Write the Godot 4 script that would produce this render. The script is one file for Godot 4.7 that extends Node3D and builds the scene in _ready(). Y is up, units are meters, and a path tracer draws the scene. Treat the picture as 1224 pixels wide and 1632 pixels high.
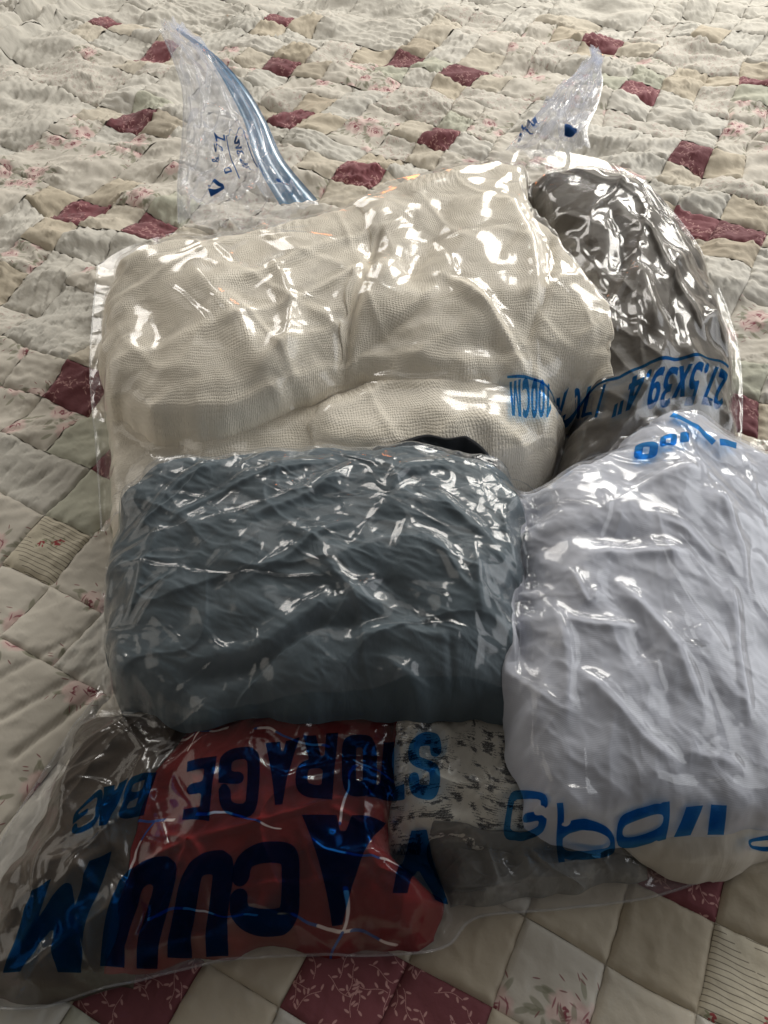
extends Node3D
# Clear vacuum storage bags full of bedding lying on a patchwork quilt.

const CELL := 0.004          # spacing of the height grid that bedding and film rest on
const GX := -0.62
const GZ := -1.50
const NX := 345
const NZ := 410
const FC := 0.0018           # spacing of the finer grid a film is shaped on

var G := PackedFloat32Array()       # top of whatever lies there already
var CF := PackedFloat32Array()      # the film's own, sharper ones
var C := PackedFloat32Array()       # traced creases, on a grid of CELL / 3
var CX := NX * 3
var CZ := NZ * 3
var FF := PackedFloat32Array()      # height of the film being made
var fx0 := 0.0
var fz0 := 0.0
var fnx := 0
var fnz := 0
var taken := {}
var rng := RandomNumberGenerator.new()
var n_low: FastNoiseLite
var n_mid: FastNoiseLite
var n_fine: FastNoiseLite
var n_ridge: FastNoiseLite
var n_ridge2: FastNoiseLite
var n_warp: FastNoiseLite
var n_crease: FastNoiseLite
var n_crease2: FastNoiseLite
var M := {}

# ---------------------------------------------------------------- helpers
func noise(s: int, period: float, fractal := 0, octaves := 3, warp := 0.0) -> FastNoiseLite:
	var n := FastNoiseLite.new()
	n.seed = s
	n.noise_type = FastNoiseLite.TYPE_SIMPLEX_SMOOTH
	n.frequency = 1.0 / period
	n.fractal_type = fractal as FastNoiseLite.FractalType
	n.fractal_octaves = octaves
	if warp > 0.0:
		n.domain_warp_enabled = true
		n.domain_warp_amplitude = warp
		n.domain_warp_frequency = 0.6 / period
		n.domain_warp_fractal_type = FastNoiseLite.DOMAIN_WARP_FRACTAL_NONE
	return n

func lin(r: float, g: float, b: float, a := 1.0) -> Color:
	var c := Color(r, g, b).linear_to_srgb()
	c.a = a
	return c

func mat(c: Color, rough := 0.8) -> StandardMaterial3D:
	var m := StandardMaterial3D.new()
	m.albedo_color = c
	m.roughness = rough
	m.metallic_specular = 0.35
	m.cull_mode = BaseMaterial3D.CULL_DISABLED
	return m

func numbered(called: String) -> String:
	var k: int = taken.get(called, 0)
	taken[called] = k + 1
	return called if k == 0 else "%s_%03d" % [called, k]

func thing(called: String, label: String, category: String, at := Vector3.ZERO, group := "") -> Node3D:
	var o := Node3D.new()
	o.name = numbered(called)
	o.position = at
	add_child(o)
	o.set_meta("label", label)
	o.set_meta("category", category)
	if group: o.set_meta("group", group)
	return o

func part(called: String, mesh: Mesh, m: Material, parent: Node) -> MeshInstance3D:
	var o := MeshInstance3D.new()
	var k := 0
	var nm := called
	while parent.has_node(NodePath(nm)):
		k += 1
		nm = "%s_%03d" % [called, k]
	o.name = nm
	o.mesh = mesh
	o.material_override = m
	parent.add_child(o, true)
	if parent is Node3D and parent != self:
		o.position = -(parent as Node3D).position if (parent as Node3D).get_parent() == self else Vector3.ZERO
	return o

func grid_mesh(pos: PackedVector3Array, uv: PackedVector2Array, nu: int, nv: int) -> ArrayMesh:
	# (nu + 1) x (nv + 1) points, rows along v; smooth normals that point up
	var w := nu + 1
	var nor := PackedVector3Array()
	nor.resize(pos.size())
	for j in nv + 1:
		var ja := maxi(j - 1, 0) * w
		var jb := mini(j + 1, nv) * w
		for i in w:
			var r := j * w
			var du := pos[r + mini(i + 1, nu)] - pos[r + maxi(i - 1, 0)]
			var dv := pos[jb + i] - pos[ja + i]
			var n := dv.cross(du)
			nor[r + i] = n.normalized() if n.length_squared() > 1e-16 else Vector3.UP
	var idx := PackedInt32Array()
	idx.resize(nu * nv * 6)
	var k := 0
	for j in nv:
		for i in nu:
			var a := j * w + i
			idx[k] = a; idx[k + 1] = a + 1; idx[k + 2] = a + w
			idx[k + 3] = a + 1; idx[k + 4] = a + w + 1; idx[k + 5] = a + w
			k += 6
	var arr := []
	arr.resize(Mesh.ARRAY_MAX)
	arr[Mesh.ARRAY_VERTEX] = pos
	arr[Mesh.ARRAY_NORMAL] = nor
	if uv.size(): arr[Mesh.ARRAY_TEX_UV] = uv
	arr[Mesh.ARRAY_INDEX] = idx
	var me := ArrayMesh.new()
	me.add_surface_from_arrays(Mesh.PRIMITIVE_TRIANGLES, arr)
	return me

func veins(n: FastNoiseLite, x: float, z: float, w: float) -> float:
	# narrow crests along the noise's zero line, as creases in film and cloth run
	var v := n.get_noise_2d(x, z)
	return exp(-absf(v) / w)

func laps(n: FastNoiseLite, x: float, z: float, gentle: float, steep: float) -> float:
	# folds that lie over one another: a long slope up to an edge, then a drop
	var v := n.get_noise_2d(x, z)
	return exp(-v / gentle) if v > 0.0 else exp(v / steep)

func folds(n: FastNoiseLite, x: float, z: float, w: float) -> float:
	# the same lines with a rounded crest, as taut film creases: they glint along their length
	var v := n.get_noise_2d(x, z) / w
	return exp(-v * v)

func crumple(x: float, z: float, turn: float, stretch: float) -> float:
	# creases that mostly run one way, some crossing, with calm patches between; about 0 to 1.5
	var c := cos(turn)
	var s := sin(turn)
	var a := x * c + z * s
	var b := (z * c - x * s)
	var calm := smoothstep(-0.35, 0.3, n_low.get_noise_2d(a * 0.8 + 11.0, b * 0.8))
	var calm2 := smoothstep(-0.3, 0.35, n_low.get_noise_2d(a * 0.9 - 5.0, b * 0.9 + 8.0))
	var turned := folds(n_crease2, (a * 0.8 + b * 0.6) / stretch, b * 0.8 - a * 0.6, 0.085)
	var small := folds(n_crease2, a / stretch * 2.0 + 4.0, b * 2.2, 0.13) * calm2 + folds(n_crease2, (a * 0.6 - b * 0.8) * 0.9 + 2.0, (b * 0.6 + a * 0.8) * 2.3, 0.13) * (1.0 - calm)
	return folds(n_crease, a / stretch, b, 0.095) * calm + 0.85 * turned * calm2 + 0.15 * small + 0.6 * n_low.get_noise_2d(a * 2.0, b * 2.0)

func crumple2(x: float, z: float, turn: float, turn2: float, t: float, stretch: float) -> float:
	if t <= 0.0: return crumple(x, z, turn, stretch)
	if t >= 1.0: return crumple(x, z, turn2, stretch)
	return lerpf(crumple(x, z, turn, stretch), crumple(x, z, turn2, stretch), t)

func bil(a: PackedFloat32Array, nx: int, nz: int, fx: float, fz: float) -> float:
	fx = clampf(fx, 0.0, nx - 1.001)
	fz = clampf(fz, 0.0, nz - 1.001)
	var i := int(fx)
	var j := int(fz)
	fx -= i
	fz -= j
	var k := j * nx + i
	var p := a[k] + (a[k + 1] - a[k]) * fx
	var q := a[k + nx] + (a[k + nx + 1] - a[k + nx]) * fx
	return p + (q - p) * fz

func g_at(x: float, z: float) -> float:
	return bil(G, NX, NZ, (x - GX) / CELL, (z - GZ) / CELL)

func c_at(x: float, z: float) -> float:
	return bil(C, CX, CZ, (x - GX) / CELL * 3.0, (z - GZ) / CELL * 3.0)

func cf_at(x: float, z: float) -> float:
	return bil(CF, CX, CZ, (x - GX) / CELL * 3.0, (z - GZ) / CELL * 3.0)

func f_at(x: float, z: float) -> float:
	return bil(FF, fnx, fnz, (x - fx0) / FC, (z - fz0) / FC)

func smooth_line(pts: Array, n: int) -> PackedVector3Array:
	# Catmull-Rom through the points, n + 1 points evenly along it
	var dense := PackedVector3Array()
	var m := pts.size()
	for i in m - 1:
		var a: Vector3 = pts[maxi(i - 1, 0)]
		var b: Vector3 = pts[i]
		var c: Vector3 = pts[i + 1]
		var d: Vector3 = pts[mini(i + 2, m - 1)]
		for k in 24:
			dense.append(b.cubic_interpolate(c, a, d, k / 24.0))
	dense.append(pts[m - 1])
	var run := PackedFloat32Array([0.0])
	for i in dense.size() - 1:
		run.append(run[i] + dense[i].distance_to(dense[i + 1]))
	var total := run[run.size() - 1]
	var out := PackedVector3Array()
	var at := 0
	for i in n + 1:
		var s := total * i / n
		while at < run.size() - 2 and run[at + 1] < s:
			at += 1
		var f := (s - run[at]) / maxf(run[at + 1] - run[at], 1e-9)
		out.append(dense[at].lerp(dense[at + 1], clampf(f, 0, 1)))
	return out

func coons(top: Array, right: Array, bottom: Array, left: Array, nu: int, nv: int) -> PackedVector3Array:
	var t := smooth_line(top, nu)
	var b := smooth_line(bottom, nu)
	var l := smooth_line(left, nv)
	var r := smooth_line(right, nv)
	var out := PackedVector3Array()
	out.resize((nu + 1) * (nv + 1))
	var k := 0
	for j in nv + 1:
		var v := float(j) / nv
		for i in nu + 1:
			var u := float(i) / nu
			out[k] = t[i] * (1 - v) + b[i] * v + l[j] * (1 - u) + r[j] * u - (t[0] * (1 - u) * (1 - v) + t[nu] * u * (1 - v) + b[0] * (1 - u) * v + b[nu] * u * v)
			k += 1
	return out

func stamp(pts: Array, width: float, amp: float, film := false) -> void:
	# a crease that fades at both ends
	var cs := CELL / 3.0
	var q := []
	for p in pts:
		q.append(Vector3(p.x, 0, p.y))
	var line := smooth_line(q, 12 * (pts.size() - 1))
	var n := line.size()
	var seen := {}
	for k in n - 1:
		var a := Vector2(line[k].x, line[k].z)
		var b := Vector2(line[k + 1].x, line[k + 1].z)
		var i0 := maxi(int((minf(a.x, b.x) - width * 2.2 - GX) / cs), 0)
		var i1 := mini(int((maxf(a.x, b.x) + width * 2.2 - GX) / cs) + 1, CX - 1)
		var j0 := maxi(int((minf(a.y, b.y) - width * 2.2 - GZ) / cs), 0)
		var j1 := mini(int((maxf(a.y, b.y) + width * 2.2 - GZ) / cs) + 1, CZ - 1)
		for j in range(j0, j1 + 1):
			for i in range(i0, i1 + 1):
				var p := Vector2(GX + i * cs, GZ + j * cs)
				var c := Geometry2D.get_closest_point_to_segment(p, a, b)
				var d := p.distance_to(c) / width
				if d > 2.2: continue
				var t := (k + a.distance_to(c) / maxf(a.distance_to(b), 1e-6)) / float(n - 1)
				var h := exp(-d * d * 1.2 - (0.0 if film else d * 0.4)) * minf(1.0, minf(t, 1.0 - t) * 5.0 + 0.05)
				var key := j * CX + i
				if h > seen.get(key, 0.0): seen[key] = h
	for key in seen:
		if film: CF[key] = maxf(CF[key], amp * seen[key])
		else: C[key] += amp * seen[key]

func splat(pos: PackedVector3Array) -> void:
	# spreads a surface's heights over the grid, evened out between its points
	var sum := PackedFloat32Array()
	var wt := PackedFloat32Array()
	sum.resize(NX * NZ)
	wt.resize(NX * NZ)
	for p in pos:
		var fx := (p.x - GX) / CELL
		var fz := (p.z - GZ) / CELL
		if fx < 0 or fz < 0 or fx >= NX - 1 or fz >= NZ - 1: continue
		var i := int(fx)
		var j := int(fz)
		fx -= i
		fz -= j
		var k := j * NX + i
		var a := (1 - fx) * (1 - fz)
		var b := fx * (1 - fz)
		var c := (1 - fx) * fz
		var d := fx * fz
		sum[k] += a * p.y
		wt[k] += a
		sum[k + 1] += b * p.y
		wt[k + 1] += b
		sum[k + NX] += c * p.y
		wt[k + NX] += c
		sum[k + NX + 1] += d * p.y
		wt[k + NX + 1] += d
	for k in wt.size():
		if wt[k] > 0.05: G[k] = maxf(G[k], sum[k] / wt[k])

# a folded or rolled piece of bedding: a cushion shape over an outline, laid on what is there already
func bedding(d: Dictionary) -> ArrayMesh:
	var nu: int = d.nu
	var nv: int = d.nv
	var base := coons(d.top, d.right, d.bottom, d.left, nu, nv)
	var pos := PackedVector3Array()
	var uv := PackedVector2Array()
	pos.resize(base.size())
	uv.resize(base.size())
	var pw: float = d.get("power", 8.0)
	var pu: float = d.get("power_u", pw)
	var bulge: float = d.get("bulge", 0.0)
	var wr: Callable = d.get("wrinkle", func(_x, _z, _u, _v): return 0.0)
	var crease: float = d.get("crease", 1.0)
	var im := Image.create_from_data(NX, NZ, false, Image.FORMAT_RF, G.to_byte_array())
	im.resize(NX / 3, NZ / 3, Image.INTERPOLATE_LANCZOS)
	im.resize(NX / 8, NZ / 8, Image.INTERPOLATE_LANCZOS)
	im.resize(NX, NZ, Image.INTERPOLATE_CUBIC)
	var even := im.get_data().to_float32_array()
	var lu := base[0].distance_to(base[nu])
	var lv := base[0].distance_to(base[nv * (nu + 1)])
	var k := 0
	for j in nv + 1:
		var v := float(j) / nv
		var ev := 1.0 - pow(absf(2 * v - 1), pw)
		for i in nu + 1:
			var u := float(i) / nu
			var eu := 1.0 - pow(absf(2 * u - 1), pu)
			var b := base[k]
			b.x += 0.009 * n_low.get_noise_2d(b.x * 2.2 + 20.0, b.z * 2.2) + 0.0025 * n_mid.get_noise_2d(b.x, b.z + 9.0)
			b.z += 0.007 * n_low.get_noise_2d(b.x * 2.2, b.z * 2.2 - 30.0) + 0.002 * n_mid.get_noise_2d(b.x + 5.0, b.z)
			var pr := sqrt(maxf(eu * ev, 0.0))
			var gx := (b.x - GX) / CELL
			var gz := (b.z - GZ) / CELL
			var floor_y := bil(G, NX, NZ, gx, gz)
			var low := lerpf(floor_y, bil(even, NX, NZ, gx, gz), minf(1.0, pr * 2.5))
			var hi := b.y + bulge * (1 - (2 * u - 1) * (2 * u - 1)) * (1 - (2 * v - 1) * (2 * v - 1))
			var y := lerpf(low, maxf(hi, low + 0.006), pr)
			y += pr * (wr.call(b.x, b.z, u, v) + crease * c_at(b.x, b.z))
			pos[k] = Vector3(b.x, maxf(y, floor_y + 0.0028 * minf(1.0, pr * 3.0)), b.z)
			uv[k] = Vector2(u * lu, v * lv)
			k += 1
	splat(pos)
	return grid_mesh(pos, uv, nu, nv)

# lets a film sag over what G holds, inside the outline's bounds
func lay_film(base: PackedVector3Array, wr: Callable, tight: int, lift := 0.0038) -> void:
	var lo := base[0]
	var hi := base[0]
	for p in base:
		lo = lo.min(p)
		hi = hi.max(p)
	var F := G.duplicate()
	for step in tight:
		var im := Image.create_from_data(NX, NZ, false, Image.FORMAT_RF, F.to_byte_array())
		var s := 2 if step % 2 == 0 else 3
		im.resize(NX / s, NZ / s, Image.INTERPOLATE_LANCZOS)
		im.resize(NX, NZ, Image.INTERPOLATE_CUBIC)
		var B := im.get_data().to_float32_array()
		for i in F.size():
			F[i] = maxf(G[i], B[i])
	var im2 := Image.create_from_data(NX, NZ, false, Image.FORMAT_RF, F.to_byte_array())
	im2.resize(NX * 2 / 5, NZ * 2 / 5, Image.INTERPOLATE_LANCZOS)
	im2.resize(NX, NZ, Image.INTERPOLATE_CUBIC)
	F = im2.get_data().to_float32_array()
	fx0 = lo.x - 0.01
	fz0 = lo.z - 0.01
	fnx = int((hi.x - lo.x + 0.02) / FC) + 2
	fnz = int((hi.z - lo.z + 0.02) / FC) + 2
	FF.resize(fnx * fnz)
	var k := 0
	for j in fnz:
		var z := fz0 + j * FC
		for i in fnx:
			var x := fx0 + i * FC
			var gx := (x - GX) / CELL
			var gz := (z - GZ) / CELL
			var low := bil(G, NX, NZ, gx, gz) - 0.0012
			var hi_y := bil(F, NX, NZ, gx, gz)
			FF[k] = maxf(hi_y + lift + wr.call(x, z) * clampf((hi_y - 0.006) / 0.03, 0.6, 1.0), low)
			k += 1

func film_mesh(base: PackedVector3Array, nu: int, nv: int) -> ArrayMesh:
	var pos := PackedVector3Array()
	var uv := PackedVector2Array()
	pos.resize(base.size())
	uv.resize(base.size())
	for k in base.size():
		var b := base[k]
		pos[k] = Vector3(b.x, f_at(b.x, b.z), b.z)
		uv[k] = Vector2(b.x, b.z)
	splat(pos)
	return grid_mesh(pos, uv, nu, nv)

# ---------------------------------------------------------------- lettering printed on a film
var font: Font
var thin_font: Font

func glyph(ch: String, f: Font = font) -> PackedVector3Array:
	# flat triangles of one character or line, scaled into the unit square
	var tm := TextMesh.new()
	tm.text = ch
	tm.font = f
	tm.font_size = 64
	tm.depth = 0.0
	tm.curve_step = 1.0
	var arr := tm.get_mesh_arrays()
	var v: PackedVector3Array = arr[Mesh.ARRAY_VERTEX]
	var out := PackedVector3Array()
	if arr[Mesh.ARRAY_INDEX] != null:
		for i in arr[Mesh.ARRAY_INDEX]:
			out.append(v[i])
	else:
		out = v
	var lo := Vector3(1e9, 1e9, 0)
	var hi := Vector3(-1e9, -1e9, 0)
	for p in out:
		lo = lo.min(p)
		hi = hi.max(p)
	for i in out.size():
		out[i] = Vector3((out[i].x - lo.x) / maxf(hi.x - lo.x, 1e-6), (out[i].y - lo.y) / maxf(hi.y - lo.y, 1e-6), 0)
	return out

func cut(a: Vector2, b: Vector2, c: Vector2, most: float, out: PackedVector2Array) -> void:
	var ab := a.distance_to(b)
	var bc := b.distance_to(c)
	var ca := c.distance_to(a)
	var l := maxf(ab, maxf(bc, ca))
	if l < most:
		out.append(a); out.append(b); out.append(c)
	elif l == ab:
		cut(a, (a + b) / 2, c, most, out); cut((a + b) / 2, b, c, most, out)
	elif l == bc:
		cut(a, b, (b + c) / 2, most, out); cut(a, (b + c) / 2, c, most, out)
	else:
		cut(a, b, (c + a) / 2, most, out); cut((c + a) / 2, b, c, most, out)

func strokes(ch: String) -> Array:
	# centre lines of heavy block letters; 0 and 1 are the insides of the letter's box, beyond them a stroke is cut off flat
	var bow := [0.0, 0.6, 0.07, 0.93, 0.5, 1.0, 0.93, 0.93, 1.0, 0.68]
	match ch:
		"V": return [[-0.08, 1.4, 0.5, -0.1], [1.08, 1.4, 0.5, -0.1]]
		"A": return [[-0.08, -0.4, 0.5, 1.1], [1.08, -0.4, 0.5, 1.1], [0.2, 0.22, 0.8, 0.22]]
		"C", "c": return [[1.0, 0.68, 0.93, 0.93, 0.5, 1.0, 0.07, 0.93, 0.0, 0.6, 0.0, 0.4, 0.07, 0.07, 0.5, 0.0, 0.93, 0.07, 1.0, 0.32]]
		"U": return [[0.0, 1.5, 0.0, 0.3, 0.12, 0.05, 0.5, 0.0, 0.88, 0.05, 1.0, 0.3, 1.0, 1.5]]
		"M": return [[0.0, -0.5, 0.0, 1.5], [0.0, 1.15, 0.5, 0.2], [0.5, 0.2, 1.0, 1.15], [1.0, 1.5, 1.0, -0.5]]
		"S": return [[1.0, 0.75, 0.9, 0.96, 0.5, 1.0, 0.1, 0.95, 0.0, 0.77, 0.12, 0.59, 0.5, 0.5, 0.88, 0.41, 1.0, 0.23, 0.9, 0.05, 0.5, 0.0, 0.1, 0.04, 0.0, 0.25]]
		"T": return [[-0.8, 1.0, 1.8, 1.0], [0.5, 1.0, 0.5, -0.6]]
		"O", "o": return [[0.0, 0.6, 0.07, 0.93, 0.5, 1.0, 0.93, 0.93, 1.0, 0.6, 1.0, 0.4, 0.93, 0.07, 0.5, 0.0, 0.07, 0.07, 0.0, 0.4, 0.0, 0.6]]
		"R": return [[0.0, -0.6, 0.0, 1.2], [0.0, 1.0, 0.6, 1.0, 0.95, 0.92, 1.0, 0.75, 0.95, 0.56, 0.6, 0.48, 0.0, 0.48], [0.5, 0.48, 1.05, -0.4]]
		"G": return [[1.0, 0.70, 0.93, 0.93, 0.5, 1.0, 0.07, 0.93, 0.0, 0.6, 0.0, 0.4, 0.07, 0.07, 0.5, 0.0, 0.93, 0.07, 1.0, 0.25, 1.0, 0.42], [0.55, 0.44, 1.3, 0.44]]
		"E": return [[0.0, -0.6, 0.0, 1.6], [0.0, 1.0, 1.8, 1.0], [0.0, 0.5, 0.9, 0.5], [0.0, 0.0, 1.8, 0.0]]
		"B": return [[0.0, -0.6, 0.0, 1.6], [0.0, 1.0, 0.6, 1.0, 0.92, 0.92, 0.95, 0.75, 0.88, 0.58, 0.5, 0.52, 0.0, 0.52], [0.5, 0.52, 0.92, 0.45, 1.0, 0.25, 0.92, 0.06, 0.6, 0.0, 0.0, 0.0]]
		"b": return [[0.0, 1.8, 0.0, -0.6], [0.0, 0.5, 0.2, 0.64, 0.6, 0.66, 0.95, 0.52, 1.0, 0.32, 0.93, 0.1, 0.6, 0.0, 0.2, 0.02, 0.0, 0.14]]
		"a": return [[1.0, 1.8, 1.0, -0.6], [1.0, 0.78, 0.8, 0.98, 0.4, 1.0, 0.06, 0.85, 0.0, 0.5, 0.06, 0.15, 0.4, 0.0, 0.8, 0.02, 1.0, 0.22]]
	return [bow]

func block_letter(ch: String, quad: Array, m: Material, parent: Node, half := 0.11) -> void:
	# a heavy letter laid on the film as a fine net; quad as for printed()
	var a: Vector2 = quad[0]
	var b: Vector2 = quad[1]
	var c: Vector2 = quad[2]
	var d: Vector2 = quad[3]
	var wide := (a.distance_to(b) + c.distance_to(d)) * 0.5
	var tall := (a.distance_to(c) + b.distance_to(d)) * 0.5
	var asp := wide / tall
	half = minf(half, asp * 0.20)
	if ch in ["S", "E", "B", "G", "R", "b"]: half = minf(half, 0.092)
	var seg := PackedVector2Array()
	for line in strokes(ch):
		var pts := []
		for k in line.size() / 2:
			pts.append(Vector3(half + line[k * 2] * (asp - 2 * half), half + line[k * 2 + 1] * (1.0 - 2 * half), 0))
		var fine := smooth_line(pts, 1 if pts.size() == 2 else pts.size() * 4)
		for k in fine.size() - 1:
			seg.append(Vector2(fine[k].x, fine[k].y))
			seg.append(Vector2(fine[k + 1].x, fine[k + 1].y))
	var nx := maxi(int(wide / 0.0026), 16)
	var ny := maxi(int(tall / 0.0026), 16)
	var sd := PackedFloat32Array()
	sd.resize((nx + 1) * (ny + 1))
	for j in ny + 1:
		for i in nx + 1:
			var p := Vector2(asp * i / nx, float(j) / ny)
			var best := 9.0
			for k in seg.size() / 2:
				var p0 := seg[k * 2]
				var dir := seg[k * 2 + 1] - p0
				var t := clampf((p - p0).dot(dir) / maxf(dir.length_squared(), 1e-9), 0, 1)
				best = minf(best, (p - p0 - dir * t).length_squared())
			sd[j * (nx + 1) + i] = sqrt(best) - half
	var st := SurfaceTool.new()
	st.begin(Mesh.PRIMITIVE_TRIANGLES)
	var corner := [Vector2i(0, 0), Vector2i(1, 0), Vector2i(1, 1), Vector2i(0, 1)]
	for j in ny:
		for i in nx:
			var poly := []
			for k in 4:
				var q0_: Vector2i = corner[k]
				var q1_: Vector2i = corner[(k + 1) % 4]
				var s0 := sd[(j + q0_.y) * (nx + 1) + i + q0_.x]
				var s1 := sd[(j + q1_.y) * (nx + 1) + i + q1_.x]
				if s0 < 0: poly.append(Vector2(i, j) + Vector2(q0_))
				if (s0 < 0) != (s1 < 0): poly.append(Vector2(i, j) + Vector2(q0_).lerp(Vector2(q1_), s0 / (s0 - s1)))
			for k in range(1, poly.size() - 1):
				for q in [poly[0], poly[k + 1], poly[k]]:
					var u: float = q.x / nx
					var v: float = q.y / ny
					var w := a.lerp(b, u).lerp(c.lerp(d, u), v)
					st.set_normal(Vector3.UP)
					st.add_vertex(Vector3(w.x, f_at(w.x, w.y) + 0.0006, w.y))
	part("letter", st.commit(), m, parent)

func printed(called: String, ch: String, quad: Array, m: Material, parent: Node, drop := 0.0006, most := 0.005) -> void:
	# quad: where the foot's left, the foot's right, the head's left and the head's right of the character lie
	var tri := glyph(ch) if ch != "#" else PackedVector3Array([Vector3(0, 0, 0), Vector3(1, 0, 0), Vector3(1, 1, 0), Vector3(0, 0, 0), Vector3(1, 1, 0), Vector3(0, 1, 0)])
	var flat := PackedVector2Array()
	var on := func(p: Vector3) -> Vector2:
		var a: Vector2 = quad[0]
		var b: Vector2 = quad[1]
		var c: Vector2 = quad[2]
		var d: Vector2 = quad[3]
		return a.lerp(b, p.x).lerp(c.lerp(d, p.x), p.y)
	for k in tri.size() / 3:
		cut(on.call(tri[k * 3]), on.call(tri[k * 3 + 1]), on.call(tri[k * 3 + 2]), most, flat)
	var st := SurfaceTool.new()
	st.begin(Mesh.PRIMITIVE_TRIANGLES)
	for k in flat.size() / 3:
		var a := flat[k * 3]
		var b := flat[k * 3 + 1]
		var c := flat[k * 3 + 2]
		if (b - a).cross(c - a) < 0.0:
			var t := b
			b = c
			c = t
		for p in [a, b, c]:
			st.set_normal(Vector3.UP)
			st.add_vertex(Vector3(p.x, f_at(p.x, p.y) + drop, p.y))
	part(called, st.commit(), m, parent)

# ---------------------------------------------------------------- textures
func blank(size: int, c: Color) -> Image:
	var im := Image.create(size, size, false, Image.FORMAT_RGB8)
	im.fill(c)
	return im

func dab(im: Image, cx: float, cy: float, rx: float, ry: float, turn: float, c: Color, soft := 0.25) -> void:
	# a soft-edged ellipse that wraps round the edges
	var n := im.get_width()
	var r := int(maxf(rx, ry)) + 2
	var co := cos(turn)
	var si := sin(turn)
	for y in range(int(cy) - r, int(cy) + r + 1):
		for x in range(int(cx) - r, int(cx) + r + 1):
			var dx := x - cx
			var dy := y - cy
			var u := (dx * co + dy * si) / rx
			var v := (-dx * si + dy * co) / ry
			var d := u * u + v * v
			if d < 1.0:
				var px := posmod(x, n)
				var py := posmod(y, n)
				im.set_pixel(px, py, im.get_pixel(px, py).lerp(c, c.a * minf(1.0, (1.0 - d) / soft)))

func tex(im: Image) -> ImageTexture:
	return ImageTexture.create_from_image(im)

func burgundy_print() -> Image:
	var im := blank(512, Color(0.50, 0.29, 0.31))
	var pale := Color(0.80, 0.63, 0.61, 0.9)
	for k in 26:
		var x := rng.randf() * 512
		var y := rng.randf() * 512
		var a := rng.randf() * TAU
		for s in 14:
			var bend := sin(s * 0.35 + k) * 0.13
			a += bend
			x += cos(a) * 8.0
			y += sin(a) * 8.0
			dab(im, x, y, 5.5, 1.7, a, pale, 0.6)
			if s % 3 == 1:
				var side := 1.0 if (s / 3) % 2 == 0 else -1.0
				var la := a + side * 0.85
				dab(im, x + cos(la) * 15, y + sin(la) * 15, 12.0, 4.6, la, pale, 0.35)
	return im

func floral_print() -> Image:
	var im := blank(1024, Color(0.79, 0.765, 0.72))
	for k in 18:
		var x := rng.randf() * 1024
		var y := rng.randf() * 1024
		for s in 9:
			var a := rng.randf() * TAU
			var r := 60 + rng.randf() * 55
			dab(im, x + cos(a) * r, y + sin(a) * r, 34, 11, a + rng.randf_range(-0.6, 0.6), Color(0.50, 0.50, 0.42, 0.55), 0.5)
		for s in 12:
			var a := s * TAU / 12.0 + rng.randf() * 0.4
			dab(im, x + cos(a) * 38, y + sin(a) * 38, 36, 24, a, Color(0.80, 0.68, 0.66, 0.75).lerp(Color(0.88, 0.82, 0.78), rng.randf() * 0.8), 0.7)
		for s in 9:
			var a := rng.randf() * TAU
			var r := rng.randf() * 48
			dab(im, x + cos(a) * r, y + sin(a) * r, 22, 3.6, a + PI / 2 + rng.randf() * 0.5, Color(0.56, 0.33, 0.36, 0.75), 0.7)
		for s in 5:
			dab(im, x + rng.randf_range(-14, 14), y + rng.randf_range(-14, 14), 9, 6, rng.randf() * 3, Color(0.50, 0.24, 0.28, 0.8), 0.6)
		for s in 7:
			var a := rng.randf() * TAU
			var r := 80 + rng.randf() * 60
			dab(im, x + cos(a) * r, y + sin(a) * r, 16, 3, a + 0.7, Color(0.52, 0.34, 0.34, 0.75), 0.6)
	return im

func stripe_print() -> Image:
	var im := blank(512, Color(0.79, 0.76, 0.68))
	for k in 26:
		var y := k * 512.0 / 26.0
		for x in range(0, 512, 6):
			if sin(x * 0.013 + k * 0.35) < 0.82:
				dab(im, x, y + sin(x * 0.05 + k) * 1.4, 6, 2.0, 0, Color(0.44, 0.41, 0.37, 0.8), 0.6)
	for k in 7:
		var x := rng.randf() * 512
		var y := rng.randf() * 512
		for s in 7:
			dab(im, x + rng.randf_range(-18, 18), y + rng.randf_range(-16, 16), 10, 5, rng.randf() * 3, Color(0.62, 0.27, 0.28, 0.9), 0.5)
		for s in 4:
			dab(im, x + rng.randf_range(-30, 30), y + rng.randf_range(-26, 26), 11, 4, rng.randf() * 3, Color(0.50, 0.52, 0.40, 0.7), 0.5)
	return im

func sprig_print() -> Image:
	var im := blank(512, Color(0.78, 0.76, 0.715))
	for k in 150:
		var x := rng.randf() * 512
		var y := rng.randf() * 512
		dab(im, x, y, 14, 7, rng.randf() * 3, Color(0.70, 0.62, 0.59, 0.5), 0.8)
		dab(im, x + rng.randf_range(-16, 16), y + rng.randf_range(-16, 16), 6, 3, rng.randf() * 3, Color(0.62, 0.44, 0.44, 0.45), 0.7)
		dab(im, x + rng.randf_range(-20, 20), y + rng.randf_range(-20, 20), 12, 3, rng.randf() * 3, Color(0.58, 0.58, 0.50, 0.45), 0.7)
	return im

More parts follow.
